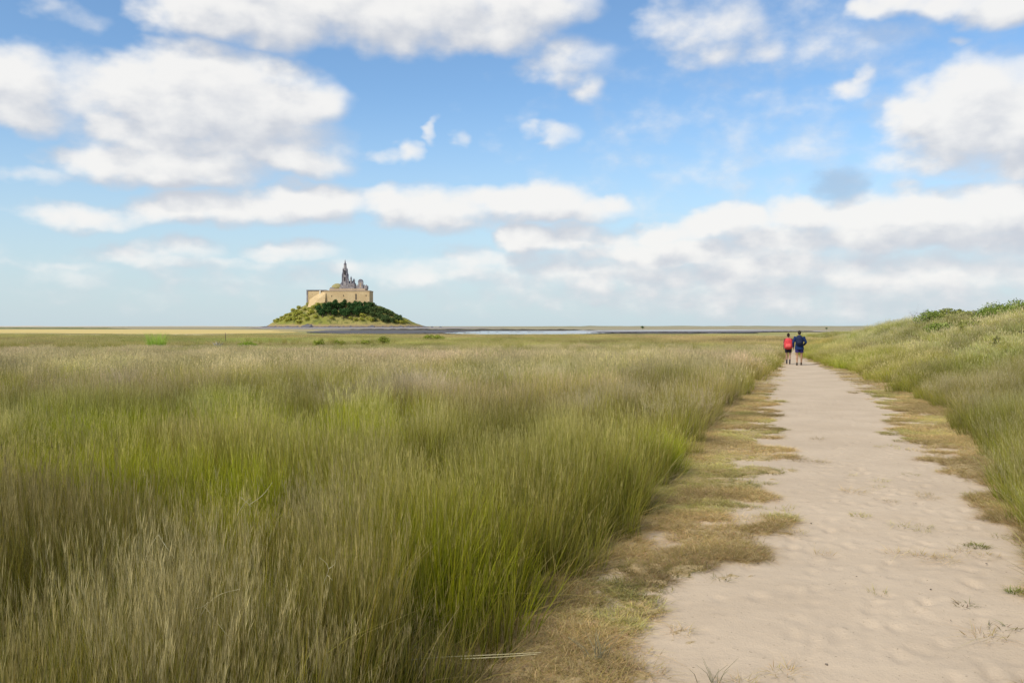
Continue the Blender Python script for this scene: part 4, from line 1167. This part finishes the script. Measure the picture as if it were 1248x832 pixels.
CL = [ # photo px, py, rx, ry, weight
 (255,12,75,36,1),(330,14,110,44,1),(440,12,110,46,1),(540,12,110,46,1),(630,16,80,42,1),(335,48,40,22,.9),(480,40,90,24,.9),(590,44,60,22,1),
 (690,76,55,24,.5),(715,104,20,20,.6),(700,12,30,26,.5),
 (30,105,70,36,.9),(85,108,70,34,.8),(30,140,60,20,.9),(175,110,70,36,1),(245,108,90,46,1.1),(240,135,110,40,1.1),(340,130,75,42,1.1),(375,125,40,30,.9),(140,150,50,26,.9),(300,160,110,24,.9),
 (150,195,75,24,1),(220,202,110,26,1.1),(340,196,85,20,1),(205,85,30,22,.7),
 (110,262,75,15,.55),(185,255,60,18,.7),(250,252,60,22,1),(330,250,70,20,.85),(380,244,65,24,1.1),(480,250,50,26,1),(540,254,80,28,1),(620,250,70,28,1),(665,246,60,26,1.1),(720,255,50,18,.8),(752,247,22,13,.8),
 (642,290,40,20,1.1),(700,285,60,18,.8),(735,295,60,16,.9),(820,285,60,18,.9),(880,275,55,22,1.1),(915,272,40,18,1),(985,265,60,22,1),(1060,256,80,22,1),(1150,254,90,26,1.1),(1240,256,80,34,1.1),
 (960,292,130,24,.95),(1100,285,120,26,1),(820,310,160,22,.95),(1230,292,80,26,.9),(620,318,110,20,.62),(740,335,170,22,.75),(930,330,150,22,.85),(1150,325,150,22,.75),(560,335,140,16,.45),(900,356,260,16,.5),(1080,345,200,16,.5),
 (150,308,55,11,.5),(215,302,45,13,.65),(360,306,60,14,.55),(250,318,120,9,.35),(60,322,60,6,.25),(420,330,90,12,.35),
 (1165,150,75,50,1.1),(1195,120,55,44,1.1),(1240,150,60,56,1.1),(1195,95,24,22,.8),(1115,148,40,16,.7),(1170,190,80,22,.8),(1245,195,50,24,.8),
 (870,35,70,44,.42),(820,22,50,34,.34),(870,72,32,18,.42),(925,66,30,14,.36),(960,32,80,26,.2),(1085,8,40,16,.9),(1165,4,50,18,.9),(1225,6,50,22,.9),(1040,50,90,30,.22),
 (1036,106,24,17,.64),(1044,92,12,13,.66),(674,164,30,14,.64),(668,177,16,12,.4),(505,184,13,14,.62),(480,187,26,8,.25),(524,157,9,17,.44),(562,168,15,12,.4),(1175,50,12,7,.3),(1010,165,300,110,.07),(255,178,150,20,.85),(950,335,420,48,.55),(1120,372,300,26,.42),(230,335,300,34,.1),(1000,300,260,34,.5),
 (45,212,45,10,.3),(960,190,130,12,.16),(80,20,40,14,.25)]
gdn = bpy.data.node_groups.new('cloud_banks', 'ShaderNodeTree')
gdn.interface.new_socket('Vector', in_out='INPUT', socket_type='NodeSocketVector')
gdn.interface.new_socket('Value', in_out='OUTPUT', socket_type='NodeSocketFloat')
nt_world = nt; nt = gdn
gi = N(nt, 'NodeGroupInput'); go = N(nt, 'NodeGroupOutput')
acc = None
for (px, py, rx, ry, w) in CL:
    w = w + .16 if w < .6 else w
    a_ = math.atan((px - 624) / F) * F; e_ = math.atan((HOR - py) / math.hypot(F, px - 624)) * F
    v_ = vm('MULTIPLY_ADD', gi.outputs[0], (1 / rx, 1 / ry, 0), (-a_ / rx, -e_ / ry, 0))
    val = mth('MULTIPLY_ADD', vm('DOT_PRODUCT', v_, v_), -w * .62, w)
    acc = val if acc is None else mth('SMOOTH_MAX', acc, val, .18)
acc = mth('MAXIMUM', acc, -1.2)
nt.links.new(acc, go.inputs[0])
nt = nt_world
def wnoise(vec, scale, detail, rough=.55, color=False):
    n = N(nt, 'ShaderNodeTexNoise'); n.inputs['Scale'].default_value = scale; n.inputs['Detail'].default_value = detail; n.inputs['Roughness'].default_value = rough
    nt.links.new(vec, n.inputs['Vector']); return n.outputs[1] if color else n.outputs[0]
Dn = vm('MULTIPLY', P0, (1 / 1000, 1.75 / 1000, 0))
def field(P, off):
    """cloud thickness at a bearing"""
    Q = vm('MULTIPLY', vm('ADD', P, off), (1 / 1000, 1.5 / 1000, 0))
    w1 = vm('SUBTRACT', wnoise(Q, 11, 3, .5, True), (.5, .5, .5)); w2 = vm('SUBTRACT', wnoise(Q, 42, 2, .5, True), (.5, .5, .5))
    PW = vm('ADD', vm('ADD', P, off), vm('ADD', vm('MULTIPLY', w1, (75, 40, 0)), vm('MULTIPLY', w2, (20, 12, 0))))
    gn = N(nt, 'ShaderNodeGroup'); gn.node_tree = gdn; nt.links.new(PW, gn.inputs[0])
    fb = wnoise(Q, 21, 5, .5)
    return mth('ADD', gn.outputs[0], mth('MULTIPLY_ADD', fb, 1.1, -.57)), fb
f0, fb0 = field(P0, (0, 0, 0)); f1, _ = field(P0, (-14, 27, 0))
# generic broken cloud for the rest of the dome, away from the view
back = mth('MULTIPLY_ADD', wnoise(vm('MULTIPLY', D, (1, 1, 2.2)), 3.2, 5), 3.2, -1.30)
am = N(nt, 'ShaderNodeMapRange', interpolation_type='SMOOTHSTEP'); nt.links.new(mth('ABSOLUTE', az), am.inputs[0]); am.inputs[1].default_value = 620; am.inputs[2].default_value = 900
am2 = N(nt, 'ShaderNodeMapRange', interpolation_type='SMOOTHSTEP'); nt.links.new(el, am2.inputs[0]); am2.inputs[1].default_value = 420; am2.inputs[2].default_value = 620
away = mth('MAXIMUM', am.outputs[0], am2.outputs[0])
def mixf(fac, a, b_):
    n = N(nt, 'ShaderNodeMix', data_type='FLOAT'); nt.links.new(fac, n.inputs[0]); nt.links.new(a, n.inputs[2]); nt.links.new(b_, n.inputs[3]); return n.outputs[0]
ft = mixf(away, f0, back)
alpha = N(nt, 'ShaderNodeMapRange', interpolation_type='SMOOTHSTEP'); nt.links.new(ft, alpha.inputs[0]); alpha.inputs[1].default_value = -.02; alpha.inputs[2].default_value = .86
grad = mth('SUBTRACT', f0, f1)
shade = N(nt, 'ShaderNodeMapRange', interpolation_type='SMOOTHSTEP'); nt.links.new(grad, shade.inputs[0]); shade.inputs[1].default_value = -.50; shade.inputs[2].default_value = .46
CL_DARK = (3.95, 4.15, 4.55); CL_LIT = (6.05, 5.98, 5.85)
cc = mixc(nt, shade.outputs[0], CL_DARK, CL_LIT)
skyc = mixc(nt, 1.0, sky.outputs[0], (.84, 1.0, 1.09), 'MULTIPLY')
# thin milky air low over the sea
ml = N(nt, 'ShaderNodeMapRange', interpolation_type='SMOOTHSTEP'); nt.links.new(el, ml.inputs[0]); ml.inputs[1].default_value = 290; ml.inputs[2].default_value = -40; ml.inputs[3].default_value = 0; ml.inputs[4].default_value = .9
skyc = mixc(nt, ml.outputs[0], skyc, (3.75, 4.5, 4.95))
col = mixc(nt, mth('MULTIPLY', alpha.outputs[0], .96), skyc, cc)
# one small cloud lying in the shadow of the bank beside it
ga, ge = math.atan((1022 - 624) / F) * F, math.atan((HOR - 226) / math.hypot(F, 398)) * F
qv = vm('ADD', P0, vm('MULTIPLY', vm('SUBTRACT', wnoise(Dn, 34, 3, .5, True), (.5, .5, .5)), (34, 26, 0)))
gv = vm('MULTIPLY_ADD', qv, (1 / 36, 1 / 26, 0), (-ga / 36, -ge / 26, 0))
gm = N(nt, 'ShaderNodeMapRange', interpolation_type='SMOOTHSTEP'); nt.links.new(vm('DOT_PRODUCT', gv, gv), gm.inputs[0]); gm.inputs[1].default_value = 1.25; gm.inputs[2].default_value = 0; gm.inputs[3].default_value = 0; gm.inputs[4].default_value = .45
col = mixc(nt, mth('MULTIPLY', gm.outputs[0], mth('SUBTRACT', 1.0, away)), col, (2.15, 2.7, 3.6))
nt.links.new(col, bg.inputs[0]); bg.inputs[1].default_value = .10
nt.links.new(bg.outputs[0], out.inputs[0])

sl = bpy.data.lights.new('sun', 'SUN'); sl.energy = 2.6; sl.angle = R(11); sl.color = (1, .94, .84)
so = bpy.data.objects.new('sun', sl); link(so)
sd = Vector((math.sin(SUN_AZ) * math.cos(SUN_EL), math.cos(SUN_AZ) * math.cos(SUN_EL), math.sin(SUN_EL)))
so.rotation_euler = (-sd).to_track_quat('-Z', 'Y').to_euler(); so.location = (0, 0, 30)

cam = bpy.data.cameras.new('camera'); co = bpy.data.objects.new('camera', cam); link(co)
cam.sensor_width = 36; cam.lens = 36 * F / 1248; cam.clip_start = .05; cam.clip_end = 80000
co.location = (0, 0, CAMH); co.rotation_euler = (math.pi / 2 - math.atan((416 - HOR) / F), 0, 0)
S.camera = co
S.render.engine = 'CYCLES'
S.cycles.max_bounces = 5; S.cycles.diffuse_bounces = 3; S.cycles.transmission_bounces = 3; S.cycles.use_denoising = True
S.view_settings.view_transform = 'Standard'; S.view_settings.look = 'None'; S.view_settings.exposure = .62; S.view_settings.gamma = 1
S.view_settings.use_curve_mapping = False
